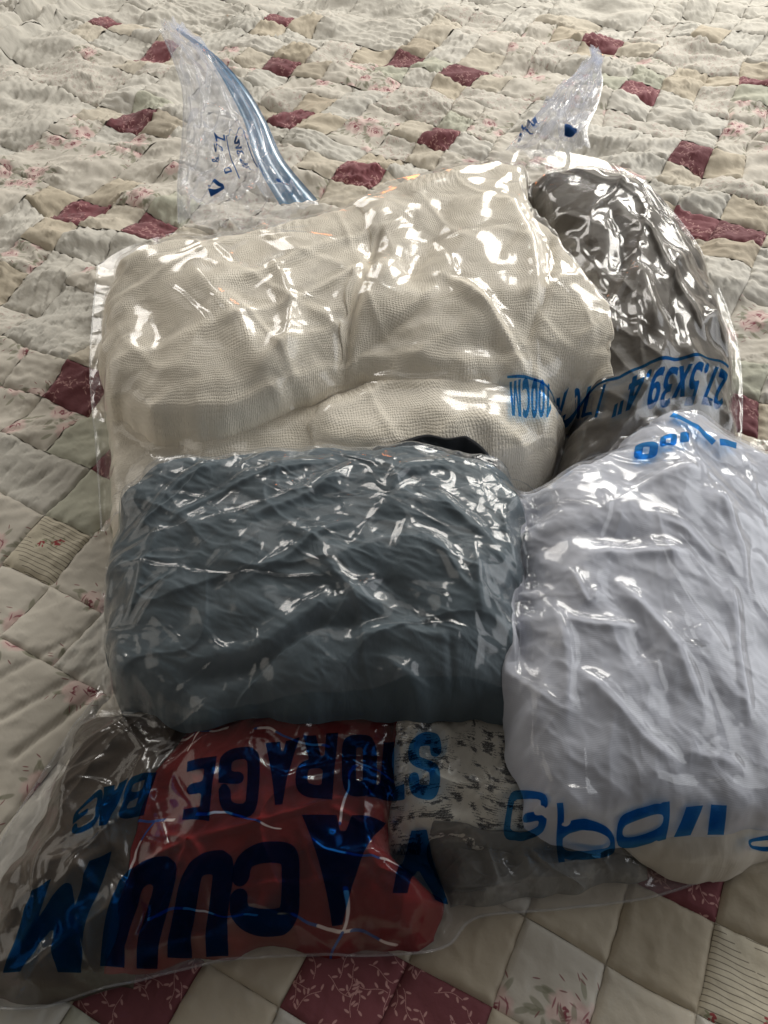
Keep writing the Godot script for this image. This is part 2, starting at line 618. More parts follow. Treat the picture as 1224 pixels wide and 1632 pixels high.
func newsprint() -> Image:
	# fabric printed with rows of tiny broken marks, heavier in scuffed patches
	var im := blank(1024, Color(0.86, 0.85, 0.81))
	var n := noise(77, 110.0, FastNoiseLite.FRACTAL_FBM, 4)
	var n2 := noise(78, 60.0, FastNoiseLite.FRACTAL_FBM, 2)
	for row in 92:
		var y := row * 11.1
		var x := 0.0
		while x < 1024:
			var w := rng.randf_range(2, 5.5)
			var dens := n.get_noise_2d(x * 0.7, y * 1.6) + 0.5 * n2.get_noise_2d(x, y * 0.4)
			if dens > -0.12 + rng.randf() * 0.3:
				var c := Color(0.10, 0.11, 0.13, clampf(0.35 + dens, 0.15, 0.9))
				dab(im, x, y + rng.randf_range(-2, 2), w * 0.55, rng.randf_range(1.4, 3.6), 0, c, 0.6)
				if dens > 0.32:
					dab(im, x, y + 5, w * 1.4, 5, 0, Color(0.14, 0.15, 0.17, 0.5), 0.9)
			x += w * 0.8
	return im

func red_check() -> Image:
	# red fleece with a windowpane of lines that change between white and blue
	var im := blank(1024, Color(0.42, 0.045, 0.05))
	var white := Color(0.90, 0.84, 0.82, 0.92)
	var blue := Color(0.15, 0.27, 0.55, 0.85)
	for k in 4:
		for s in 256:
			# slanted lines, rubbed away here and there
			if sin(s * 0.083 + k * 2.1) > -0.75:
				dab(im, s * 4.0, 100 + k * 256 + s * 1.0 + sin(s * 0.03 + k) * 3, 5, 4.0, 0, white if (s / 17 + k) % 2 == 0 else blue, 0.3)
			if k % 2 == 0 and sin(s * 0.07 + k) > 0.1:
				dab(im, 128 + k * 256 - s * 1.0 + sin(s * 0.03 + k * 2) * 3, s * 4.0, 3.6, 5, 0, white if (s / 13 + k) % 3 != 1 else blue, 0.3)
	return im

func weave(size: int, threads: int) -> Image:
	# height of a plain basket weave
	var im := Image.create(size, size, false, Image.FORMAT_L8)
	var n := noise(5, 40.0, 1, 2)
	for y in size:
		for x in size:
			var u := float(x) / size * threads
			var v := float(y) / size * threads
			var over := (int(u) + int(v)) % 2 == 0
			var a := absf(sin(u * PI))
			var b := absf(sin(v * PI))
			var h := (0.35 + 0.65 * a * (0.5 + 0.5 * b)) if over else (0.35 + 0.65 * b * (0.5 + 0.5 * a)) * 0.85
			h *= 0.86 + 0.25 * n.get_noise_2d(x * 3.0, y * 3.0)
			im.set_pixel(x, y, Color(h, h, h))
	return im

func ribs(size: int, lines: int) -> Image:
	var im := Image.create(size, size, false, Image.FORMAT_L8)
	var n := noise(6, 30.0, 1, 2)
	for y in size:
		for x in size:
			var h := 0.5 + 0.35 * sin(float(y) / size * lines * TAU) + 0.12 * sin(float(x) / size * lines * 1.3 * TAU) + 0.2 * n.get_noise_2d(x * 0.4, y * 3.0)
			im.set_pixel(x, y, Color(h, h, h))
	return im

func noise_tex(size: int, s: int, period: float, ridged: bool, octaves := 4) -> ImageTexture:
	var n := noise(s, period, FastNoiseLite.FRACTAL_RIDGED if ridged else FastNoiseLite.FRACTAL_FBM, octaves)
	return tex(n.get_seamless_image(size, size))

# ---------------------------------------------------------------- the quilt
const S := 0.077
var qa := Vector2(cos(deg_to_rad(27.0)), sin(deg_to_rad(27.0)))
var qb := Vector2(sin(deg_to_rad(27.0)), -cos(deg_to_rad(27.0)))
var q0 := Vector2(0.1907, -0.0958)

func quilt_point(p: Vector2) -> Vector2:
	# from patch counts to the bed; patchwork is never quite square
	var w := q0 + qa * (p.x * S) + qb * (p.y * S)
	var far := clampf((-w.y - 0.2) / 1.2, 0.0, 1.0)
	return w + Vector2(n_warp.get_noise_2d(w.x, w.y), n_warp.get_noise_2d(w.x + 7.0, w.y - 3.0)) * (0.005 + 0.026 * far)

func quilt_height(w: Vector2) -> float:
	var far := clampf((-w.y - 0.35) / 0.9, 0.0, 1.0)
	var h := n_low.get_noise_2d(w.x * 0.6, w.y) * (0.008 + 0.014 * far)
	h += n_mid.get_noise_2d(w.x * 0.22 + w.y * 0.08, w.y * 0.62) * (0.0014 + 0.0050 * far)
	h += veins(n_mid, w.x * 0.35 - w.y * 0.2 + 5.0, w.y * 0.7 + w.x * 0.15, 0.10) * (0.0010 + 0.0052 * far) * smoothstep(-0.2, 0.3, n_low.get_noise_2d(w.x + 9.0, w.y))
	h += 0.0010 * (0.4 + far) * n_fine.get_noise_2d(w.x * 0.35 + w.y * 0.15, w.y * 0.7 - w.x * 0.1) + 0.0014 * (0.5 + far) * folds(n_mid, w.x * 0.5 + w.y * 0.3 + 2.0, w.y * 0.7 - w.x * 0.3, 0.16)
	if w.x < -0.22 and w.y > -0.95:
		for c in [[Vector2(-0.397, -0.315), Vector2(-0.314, -0.376), 0.004], [Vector2(-0.372, -0.276), Vector2(-0.306, -0.343), 0.005], [Vector2(-0.337, -0.238), Vector2(-0.299, -0.312), 0.005], [Vector2(-0.411, -0.361), Vector2(-0.344, -0.414), 0.003], [Vector2(-0.524, -0.723), Vector2(-0.406, -0.765), 0.004], [Vector2(-0.491, -0.618), Vector2(-0.430, -0.660), 0.003], [Vector2(-0.528, -0.921), Vector2(-0.464, -1.014), 0.003]]:
			h -= c[2] * exp(-pow(w.distance_to(Geometry2D.get_closest_point_to_segment(w, c[0], c[1])) / 0.0045, 2))
	# the gathered trim at the far left corner
	var d := (w - Vector2(-0.89, -1.93)).dot(Vector2(-0.935, -0.354))
	if d > -0.03:
		h += 0.028 * exp(-pow((d - 0.035) / 0.020, 2)) + 0.034 * exp(-pow((d - 0.10) / 0.026, 2))
		h += 0.012 * smoothstep(0.10, 0.2, d)
	return h

func quilt() -> void:
	var bur := [Vector2i(-23,18), Vector2i(-20,17), Vector2i(-18,13), Vector2i(-18,21), Vector2i(-16,9), Vector2i(-16,18), Vector2i(-14,9), Vector2i(-14,15), Vector2i(-13,20), Vector2i(-12,4), Vector2i(-12,26), Vector2i(-11,13), Vector2i(-11,20), Vector2i(-10,3), Vector2i(-10,16), Vector2i(-8,24), Vector2i(-6,21), Vector2i(-5,-3), Vector2i(-5,27), Vector2i(-4,18), Vector2i(-4,29), Vector2i(-3,-2), Vector2i(-3,15), Vector2i(-3,23), Vector2i(-2,-2), Vector2i(-2,15), Vector2i(-1,9), Vector2i(0,1)]
	var kind := {}
	var i0 := -30
	var i1 := 30
	for c in bur: kind[c] = "burgundy"
	for c in [Vector2i(-10,1), Vector2i(1,0)]: kind[c] = "stripe"
	for c in [Vector2i(-2,-1), Vector2i(0,0), Vector2i(1,1)]: kind[c] = "tan"
	for c in [Vector2i(-13,3), Vector2i(-13,4), Vector2i(-12,3), Vector2i(-10,0), Vector2i(-9,0), Vector2i(-2,-2), Vector2i(-1,-1)]: kind[c] = "floral" if not kind.has(c) else kind[c]
	for c in [Vector2i(-5,-3), Vector2i(-4,-3), Vector2i(-4,-2), Vector2i(-3,-2), Vector2i(-2,-2), Vector2i(-2,-1), Vector2i(-1,0), Vector2i(0,-1)]: kind[c] = "cream" if not kind.has(c) else kind[c]
	for c in bur:
		for dd in [Vector2i(1, 0), Vector2i(-1, 0), Vector2i(0, 1), Vector2i(0, -1)]:
			if not kind.has(c + dd): kind[c + dd] = ["tan", "cream", "cream", "white", "cream", "green"][rng.randi() % 6]
	var patches := []
	var used := {}
	for j in range(-20, 54):
		for i in range(-34, 34):
			var c := Vector2i(i, j)
			if used.has(c): continue
			var span := Vector2i(1, 1)
			var k: String = kind.get(c, "")
			if k == "":
				var free := func(w: int, h: int) -> bool:
					for y in h:
						for x in w:
							if kind.has(c + Vector2i(x, y)) or used.has(c + Vector2i(x, y)): return false
					return true
				var want := rng.randi() % 10
				for choice in [[Vector2i(3, 3), 3], [Vector2i(3, 2), 6], [Vector2i(2, 2), 8], [Vector2i(1, 2), 9], [Vector2i(2, 1), 10]]:
					if want < choice[1] and free.call(choice[0].x, choice[0].y):
						span = choice[0]
						break
				k = ["white", "white", "floral", "sprig", "white", "cream", "floral", "floral", "white", "sprig"][rng.randi() % 10]
			for y in span.y:
				for x in span.x: used[c + Vector2i(x, y)] = true
			var mid := quilt_point(Vector2(c) + Vector2(span) * 0.5)
			# only what the picture, or a step to its side, can show
			var dist := Vector3(mid.x, -0.75, mid.y).length()
			var half := 0.44 * (0.62 * -mid.y + 0.75 * 0.79) * 1.16 + 0.1 + 0.035 * (span.x + span.y - 2)
			if absf(mid.x) > half or mid.y > 0.08 or mid.y < -2.95: continue
			if mid.x > -0.08 and mid.x < 0.28 and mid.y > -0.85 and mid.y < -0.42: continue
			patches.append([dist, c, span, k])
	patches.sort_custom(func(a, b): return a[0] < b[0])
	var q := thing("patchwork_quilt", "cream patchwork quilt with burgundy leaf-print squares and faded florals, spread over the bed", "quilt")
	var backing := PlaneMesh.new()
	backing.size = Vector2(3.4, 3.4)
	var bk := part("backing", backing, M.backing, q)
	bk.position = Vector3(0, -0.034, -1.4)
	print("patches ", patches.size())
	var spare := SurfaceTool.new()
	var n_spare := 0
	for e in patches.size():
		var p = patches[e]
		var c: Vector2i = p[1]
		var span: Vector2i = p[2]
		var k: String = p[3]
		var step := clampf(float(p[0]) * 0.0032, 0.0032, 0.0062)
		var nu := int(span.x * S / step)
		var nv := int(span.y * S / step)
		var pos := PackedVector3Array()
		var uv := PackedVector2Array()
		var off := Vector2(rng.randf(), rng.randf())
		var gather := rng.randf_range(0.018, 0.03)
		var along := rng.randi() % 2
		var far := clampf(float(p[0]) - 0.8, 0.0, 1.0)
		var lean := rng.randf_range(-0.3, 0.3)
		var puff := rng.randf_range(0.0014, 0.0026)
		for jj in nv + 1:
			for ii in nu + 1:
				var t := Vector2(float(ii) / nu, float(jj) / nv)
				var s := t * Vector2(span)
				var w := quilt_point(Vector2(c) + s)
				var ex := minf(s.x, span.x - s.x) * S
				var ey := minf(s.y, span.y - s.y) * S
				var ed := minf(ex, ey)
				var h := quilt_height(w) + puff * (1.0 - exp(-ed / 0.005)) - 0.0022 * exp(-ed / 0.0016) - 0.002
				# gathers run in from the seams
				var across := (s.x if along == 0 else s.y) * S + lean * (s.y if along == 0 else s.x) * S
				across += 0.006 * n_mid.get_noise_2d(w.x * 1.5, w.y * 1.5)
				if k == "white":
					var f := absf(fposmod(across / gather, 1.0) - 0.5) * gather
					h -= (0.0016 + 0.0030 * far) * exp(-f * f / 0.0000045)
				h += sin(across / 0.0105 * TAU * 0.5 + off.x * 9.0) * 0.0011 * exp(-ed / 0.016) * (0.5 + 1.2 * far)
				pos.append(Vector3(w.x, h, w.y))
				uv.append(s * S + off)
		if e < 290:
			part("patch", grid_mesh(pos, uv, nu, nv), M[k][e % M[k].size()], q)
		else:
			spare.append_from(grid_mesh(pos, uv, nu, nv), 0, Transform3D())
			n_spare += 1
	if n_spare:
		var far_part := part("far_patches", spare.commit(), M.white[0], q)
		far_part.set_meta("kind", "stuff")

# ---------------------------------------------------------------- materials
func fabric(c: Color, bump: Texture2D, bump_cm: float, tile: float, rough := 0.85, sheen := 0.3) -> StandardMaterial3D:
	var m := mat(c, rough)
	if bump:
		m.heightmap_enabled = true
		m.heightmap_texture = bump
		m.heightmap_scale = bump_cm
	m.uv1_scale = Vector3(1.0 / tile, 1.0 / tile, 1)
	if sheen > 0.0:
		m.rim_enabled = true
		m.rim = sheen
		m.rim_tint = 0.6
	return m

func with_print(m: StandardMaterial3D, im: Image) -> StandardMaterial3D:
	m.albedo_texture = tex(im)
	return m

func make_materials() -> void:
	var w_fine := tex(weave(256, 64))
	var cloth := noise_tex(512, 31, 60.0, false, 5)
	M.backing = mat(lin(0.30, 0.25, 0.19))
	M.burgundy = []
	var bp := burgundy_print()
	for k in 3:
		M.burgundy.append(with_print(fabric(Color(1, 1, 1).darkened(k * 0.06), cloth, 0.05, 0.115), bp))
	M.floral = [with_print(fabric(Color(1, 1, 1), cloth, 0.06, 0.26), floral_print())]
	M.stripe = [with_print(fabric(Color(1, 1, 1), cloth, 0.05, 0.13), stripe_print())]
	M.sprig = [with_print(fabric(Color(1, 1, 1), cloth, 0.06, 0.16), sprig_print())]
	M.white = []
	for c in [lin(0.56, 0.535, 0.475), lin(0.60, 0.575, 0.515), lin(0.55, 0.53, 0.475)]: M.white.append(fabric(c, cloth, 0.08, 0.2))
	M.cream = [fabric(lin(0.52, 0.46, 0.36), cloth, 0.06, 0.2), fabric(lin(0.55, 0.50, 0.41), cloth, 0.06, 0.2)]
	M.tan = [fabric(lin(0.46, 0.40, 0.31), cloth, 0.06, 0.2), fabric(lin(0.44, 0.39, 0.31), cloth, 0.06, 0.2), fabric(lin(0.49, 0.43, 0.33), cloth, 0.06, 0.2)]
	M.green = [fabric(lin(0.48, 0.48, 0.39), cloth, 0.06, 0.2)]
	M.blanket = fabric(lin(0.91, 0.845, 0.72), tex(weave(512, 28)), 0.13, 0.074, 0.9, 0.12)
	M.charcoal = fabric(lin(0.105, 0.091, 0.073), cloth, 0.05, 0.15, 0.55, 0.3)
	M.slate = fabric(lin(0.085, 0.115, 0.135), cloth, 0.06, 0.15, 0.55, 0.08)
	M.lavender = fabric(lin(0.50, 0.52, 0.585), tex(ribs(512, 44)), 0.006, 0.06, 0.75, 0.2)
	M.black = fabric(lin(0.018, 0.019, 0.022), cloth, 0.05, 0.15)
	M.brown = fabric(lin(0.062, 0.048, 0.036), cloth, 0.08, 0.15, 0.85, 0.08)
	M.grey = fabric(lin(0.20, 0.20, 0.19), cloth, 0.1, 0.12, 0.8, 0.3)
	M.beige = fabric(lin(0.58, 0.54, 0.47), cloth, 0.05, 0.15)
	M.red = with_print(fabric(Color(1, 1, 1), cloth, 0.08, 0.30, 0.85, 0.0), red_check())
	M.news = with_print(fabric(Color(1, 1, 1), cloth, 0.05, 0.17), newsprint())
	M.tag = mat(lin(0.72, 0.70, 0.64), 0.6)
	M.tag_ink = mat(lin(0.03, 0.03, 0.03), 0.7)
	var crinkle := noise_tex(1024, 41, 50.0, false, 2)
	var f := StandardMaterial3D.new()
	f.transparency = BaseMaterial3D.TRANSPARENCY_ALPHA
	f.albedo_color = Color(0.93, 0.95, 1.0, 0.012)
	f.roughness = 0.14
	f.metallic_specular = 1.0
	f.cull_mode = BaseMaterial3D.CULL_DISABLED
	f.heightmap_enabled = false
	f.heightmap_texture = crinkle
	f.heightmap_scale = 0.02
	f.uv1_scale = Vector3(3.5, 3.5, 1)
	M.film = f
	var f2: StandardMaterial3D = f.duplicate()
	f2.albedo_color = Color(0.90, 0.93, 1.0, 0.12)
	f2.heightmap_enabled = false
	f2.backlight_enabled = true
	f2.backlight = Color(0.36, 0.37, 0.39)
	M.film2 = f2
	var rim: StandardMaterial3D = f2.duplicate()
	rim.albedo_color = Color(0.90, 0.92, 0.95, 0.08)
	var f3: StandardMaterial3D = f.duplicate()
	f3.albedo_color = Color(0.9, 0.93, 1.0, 0.06)
	M.film3 = f3
	M.rim = rim
	var ink := StandardMaterial3D.new()
	ink.albedo_color = lin(0.008, 0.13, 0.52, 0.0)
	ink.roughness = 0.0
	ink.refraction_enabled = true
	ink.refraction_scale = 0.0
	ink.cull_mode = BaseMaterial3D.CULL_DISABLED
	M.ink = ink
	var ink2 := mat(lin(0.03, 0.13, 0.42), 0.4)
	M.ink2 = ink2
	var band := StandardMaterial3D.new()
	band.transparency = BaseMaterial3D.TRANSPARENCY_ALPHA
	band.albedo_color = lin(0.13, 0.36, 0.62, 0.75)
	band.roughness = 0.15
	band.metallic_specular = 1.0
	band.cull_mode = BaseMaterial3D.CULL_DISABLED
	M.band = band

func window(at: Vector3, size: Vector2, towards: Vector3, c: Color, energy: float) -> void:
	var l := AreaLight3D.new()
	l.name = numbered("window_light")
	l.area_size = size
	l.light_color = c
	l.light_energy = energy
	l.shadow_enabled = true
	l.area_range = 12.0
	l.area_attenuation = 2.0
	add_child(l)
	l.look_at_from_position(at, towards)

# ---------------------------------------------------------------- the scene
func _ready() -> void:
	var cam := Camera3D.new()
	cam.name = "camera"
	cam.fov = 68.0
	cam.near = 0.02
	cam.far = 60.0
	add_child(cam)
	cam.position = Vector3(0, 0.75, 0)
	cam.rotation_degrees = Vector3(-52, 0, 0)
	var env := Environment.new()
	env.background_mode = Environment.BG_COLOR
	env.background_color = Color(0.60, 0.575, 0.545)
	env.background_energy_multiplier = 0.22
	env.tonemap_mode = Environment.TONE_MAPPER_LINEAR
	env.tonemap_exposure = 1.2
	env.sdfgi_enabled = true
	env.ssao_enabled = true
	env.ssil_enabled = true
	var we := WorldEnvironment.new()
	we.name = "room_air"
	we.environment = env
	add_child(we)
	# a two-sash window behind the bed to the right, and the pale ceiling that throws its light down
	window(Vector3(1.35, 1.85, -4.1), Vector2(0.85, 2.1), Vector3(0.1, 0.05, -0.7), Color(1.0, 0.985, 0.955), 5.7)
	window(Vector3(2.45, 1.85, -3.35), Vector2(0.85, 2.1), Vector3(0.1, 0.05, -0.7), Color(1.0, 0.985, 0.955), 5.7)
	window(Vector3(-1.7, 1.75, -3.7), Vector2(0.7, 1.8), Vector3(0.0, 0.05, -0.7), Color(1.0, 0.98, 0.95), 2.6)
	window(Vector3(-2.6, 0.9, -0.6), Vector2(2.4, 1.7), Vector3(0.0, 0.1, -0.5), Color(1.0, 0.97, 0.92), 1.0)
	window(Vector3(2.7, 0.9, -0.7), Vector2(2.4, 1.7), Vector3(0.0, 0.1, -0.5), Color(0.98, 0.99, 1.0), 2.3)
	window(Vector3(-0.2, 0.16, -4.2), Vector2(0.2, 0.2), Vector3(0.0, 0.1, -0.9), Color(1.0, 0.55, 0.25), 0.2)
	window(Vector3(0.3, 2.4, -2.8), Vector2(3.4, 1.6), Vector3(0.2, 0, -1.2), Color(1.0, 0.985, 0.96), 1.2)

	rng.seed = 7
	n_low = noise(1, 0.16, FastNoiseLite.FRACTAL_FBM, 2)
	n_mid = noise(2, 0.045, FastNoiseLite.FRACTAL_FBM, 3)
	n_fine = noise(3, 0.012, FastNoiseLite.FRACTAL_FBM, 2)
	n_ridge = noise(4, 0.11, FastNoiseLite.FRACTAL_RIDGED, 3, 0.05)
	n_ridge2 = noise(5, 0.05, FastNoiseLite.FRACTAL_RIDGED, 2, 0.02)
	n_crease = noise(8, 0.14, FastNoiseLite.FRACTAL_NONE, 1, 0.022)
	n_crease2 = noise(9, 0.12, FastNoiseLite.FRACTAL_NONE, 1, 0.018)
	n_warp = noise(6, 0.42, FastNoiseLite.FRACTAL_FBM, 2)
	var sans := SystemFont.new()
	sans.font_names = PackedStringArray(["Droid Sans"])
	sans.font_weight = 800
	var heavy := FontVariation.new()
	heavy.base_font = sans
	heavy.variation_embolden = 0.4
	font = heavy
	thin_font = sans
	var t0 := Time.get_ticks_msec()
	make_materials()
	print("materials ", Time.get_ticks_msec() - t0)
	quilt()
	print("quilt ", Time.get_ticks_msec() - t0)
	G.resize(NX * NZ)
	G.fill(0.005)
	C.resize(CX * CZ)
	CF.resize(CX * CZ)
	creases()
	print("creases ", Time.get_ticks_msec() - t0)
	bag_of_blankets()
	print("bag a ", Time.get_ticks_msec() - t0)
	bag_of_prints()
	print("bag b ", Time.get_ticks_msec() - t0)
	bag_of_sheets()
	print("bag c ", Time.get_ticks_msec() - t0)

func creases() -> void:
	# the folds one can point at: [width, height, line]
	for c in [
		# lilac sheets
		[0.005, 0.0045, [Vector2(0.160,-0.350), Vector2(0.169,-0.341), Vector2(0.199,-0.336), Vector2(0.232,-0.339)]], [0.004, 0.004, [Vector2(0.174,-0.393), Vector2(0.184,-0.360), Vector2(0.197,-0.372)]],
		[0.008, 0.007, [Vector2(0.163,-0.297), Vector2(0.186,-0.277), Vector2(0.218,-0.241), Vector2(0.251,-0.219)]], [0.009, 0.008, [Vector2(0.214,-0.384), Vector2(0.244,-0.347), Vector2(0.260,-0.319), Vector2(0.272,-0.280), Vector2(0.281,-0.263)]],
		[0.006, 0.006, [Vector2(0.336,-0.402), Vector2(0.330,-0.360), Vector2(0.323,-0.316), Vector2(0.319,-0.260)]], [0.007, 0.006, [Vector2(0.192,-0.409), Vector2(0.229,-0.416), Vector2(0.300,-0.423)]],
		[0.007, 0.006, [Vector2(0.272,-0.462), Vector2(0.297,-0.450), Vector2(0.328,-0.416)]], [0.006, 0.005, [Vector2(0.252,-0.233), Vector2(0.292,-0.230), Vector2(0.305,-0.222)]],
		[0.004, 0.003, [Vector2(0.106,-0.303), Vector2(0.123,-0.283), Vector2(0.147,-0.263), Vector2(0.167,-0.260)]], [0.018, -0.010, [Vector2(0.204,-0.384), Vector2(0.224,-0.337), Vector2(0.241,-0.289), Vector2(0.251,-0.244)]],
		[0.008, 0.006, [Vector2(0.248,-0.490), Vector2(0.294,-0.519), Vector2(0.343,-0.533)]], [0.016, -0.008, [Vector2(0.158,-0.435), Vector2(0.213,-0.433), Vector2(0.275,-0.438)]],
		[0.006, 0.005, [Vector2(0.351,-0.515), Vector2(0.357,-0.466), Vector2(0.358,-0.427)]], [0.009, 0.006, [Vector2(0.154,-0.364), Vector2(0.157,-0.300), Vector2(0.149,-0.249)]],
		# slate cover
		[0.005, 0.004, [Vector2(-0.247,-0.355), Vector2(-0.236,-0.385), Vector2(-0.232,-0.420), Vector2(-0.221,-0.458)]], [0.003, 0.003, [Vector2(-0.238,-0.380), Vector2(-0.196,-0.402)]],
		[0.006, 0.005, [Vector2(-0.141,-0.378), Vector2(-0.094,-0.402), Vector2(-0.064,-0.427), Vector2(-0.028,-0.439)]], [0.007, 0.005, [Vector2(-0.088,-0.326), Vector2(-0.062,-0.348), Vector2(-0.047,-0.375)]],
		[0.007, 0.006, [Vector2(-0.056,-0.399), Vector2(-0.035,-0.371), Vector2(-0.007,-0.348)]], [0.012, -0.011, [Vector2(-0.200,-0.299), Vector2(-0.113,-0.303), Vector2(-0.061,-0.334), Vector2(0.000,-0.336)]],
		[0.012, 0.006, [Vector2(-0.203,-0.314), Vector2(-0.114,-0.317), Vector2(-0.062,-0.351), Vector2(0.000,-0.353)]],
		[0.006, 0.006, [Vector2(0.030,-0.424), Vector2(0.053,-0.406), Vector2(0.068,-0.375), Vector2(0.087,-0.355)]], [0.006, 0.006, [Vector2(0.116,-0.462), Vector2(0.119,-0.427), Vector2(0.125,-0.399), Vector2(0.133,-0.371)]],
		[0.005, -0.004, [Vector2(0.057,-0.326), Vector2(0.059,-0.268)]], [0.009, 0.007, [Vector2(0.000,-0.302), Vector2(0.023,-0.279), Vector2(0.038,-0.254)]],
		[0.007, 0.006, [Vector2(0.085,-0.409), Vector2(0.085,-0.371), Vector2(0.087,-0.339)]], [0.006, 0.006, [Vector2(-0.248,-0.454), Vector2(-0.212,-0.511), Vector2(-0.170,-0.532)]],
		[0.006, 0.006, [Vector2(-0.226,-0.450), Vector2(-0.182,-0.482), Vector2(-0.116,-0.511), Vector2(-0.040,-0.532)]], [0.007, 0.006, [Vector2(-0.141,-0.450), Vector2(-0.070,-0.482), Vector2(-0.024,-0.532)]],
		[0.006, 0.006, [Vector2(0.005,-0.474), Vector2(0.024,-0.506), Vector2(0.069,-0.519)]], [0.006, 0.005, [Vector2(0.048,-0.474), Vector2(0.077,-0.442), Vector2(0.096,-0.420)]],
		[0.012, 0.008, [Vector2(-0.028,-0.320), Vector2(0.015,-0.326), Vector2(0.069,-0.320)]], [0.014, -0.009, [Vector2(-0.007,-0.388), Vector2(0.021,-0.351), Vector2(0.048,-0.320)]],
		# charcoal
		[0.006, 0.007, [Vector2(0.369,-1.023), Vector2(0.390,-0.946), Vector2(0.411,-0.855), Vector2(0.429,-0.791)]], [0.004, 0.004, [Vector2(0.341,-1.249), Vector2(0.340,-1.200), Vector2(0.375,-1.158), Vector2(0.348,-1.088), Vector2(0.305,-1.034), Vector2(0.291,-0.966)]],
		[0.006, 0.006, [Vector2(0.327,-0.839), Vector2(0.321,-0.749), Vector2(0.323,-0.721)]], [0.005, 0.006, [Vector2(0.418,-0.808), Vector2(0.451,-0.845), Vector2(0.470,-0.795), Vector2(0.470,-0.743)]],
		[0.006, 0.006, [Vector2(0.389,-1.168), Vector2(0.425,-1.079), Vector2(0.438,-0.992), Vector2(0.464,-0.954)]], [0.014, -0.012, [Vector2(0.335,-1.086), Vector2(0.337,-0.969), Vector2(0.322,-0.866)]],
		[0.016, 0.012, [Vector2(0.347,-0.909), Vector2(0.347,-0.825), Vector2(0.344,-0.774)]], [0.014, -0.010, [Vector2(0.388,-0.894), Vector2(0.380,-0.825), Vector2(0.367,-0.749)]],
		# cream blanket
		[0.009, -0.013, [Vector2(0.000,-0.969), Vector2(-0.020,-0.865), Vector2(-0.041,-0.779), Vector2(-0.054,-0.671)]], 
		
		[0.022, 0.007, [Vector2(-0.260,-0.892), Vector2(-0.225,-0.823), Vector2(-0.177,-0.760), Vector2(-0.155,-0.690)]], [0.03, -0.010, [Vector2(-0.329,-0.864), Vector2(-0.289,-0.784), Vector2(-0.279,-0.712)]], [0.016, 0.006, [Vector2(-0.151,-0.892), Vector2(-0.119,-0.797), Vector2(-0.118,-0.690)]], [0.022, -0.008, [Vector2(0.099,-1.051), Vector2(0.066,-0.922), Vector2(0.022,-0.823)]], [0.014, 0.006, [Vector2(-0.038,-0.712), Vector2(0.050,-0.690), Vector2(0.131,-0.707)]],
		[0.020, 0.010, [Vector2(0.172,-1.051), Vector2(0.198,-0.892), Vector2(0.190,-0.760)]], [0.012, -0.010, [Vector2(0.231,-0.952), Vector2(0.207,-0.837), Vector2(0.172,-0.736)]],
		[0.012, 0.008, [Vector2(0.071,-0.850), Vector2(0.131,-0.784), Vector2(0.181,-0.690)]],
		# red and brown
		[0.005, 0.005, [Vector2(-0.242,-0.206), Vector2(-0.240,-0.190), Vector2(-0.228,-0.172), Vector2(-0.228,-0.190), Vector2(-0.208,-0.200), Vector2(-0.208,-0.248)]], [0.005, 0.006, [Vector2(-0.253,-0.123), Vector2(-0.241,-0.112), Vector2(-0.240,-0.087)]],
		[0.004, 0.005, [Vector2(-0.256,-0.159), Vector2(-0.236,-0.140)]], [0.005, 0.006, [Vector2(-0.225,-0.145), Vector2(-0.219,-0.126), Vector2(-0.225,-0.095), Vector2(-0.226,-0.078)]],
		[0.006, 0.006, [Vector2(-0.306,-0.206), Vector2(-0.274,-0.256), Vector2(-0.244,-0.281)]], [0.006, 0.005, [Vector2(-0.323,-0.177), Vector2(-0.286,-0.225), Vector2(-0.240,-0.248)]],
		[0.005, 0.005, [Vector2(-0.070,-0.177), Vector2(-0.048,-0.164), Vector2(-0.022,-0.162), Vector2(0.004,-0.164), Vector2(0.025,-0.167)]], [0.006, 0.005, [Vector2(-0.193,-0.097), Vector2(-0.146,-0.111), Vector2(-0.093,-0.133)]],
	]:
		stamp(c[2], c[0], c[1])
		if c[1] > 0.0: stamp(c[2], clampf(c[0], 0.0045, 0.0075), clampf(c[1] * 0.7, 0.0022, 0.0038), true)
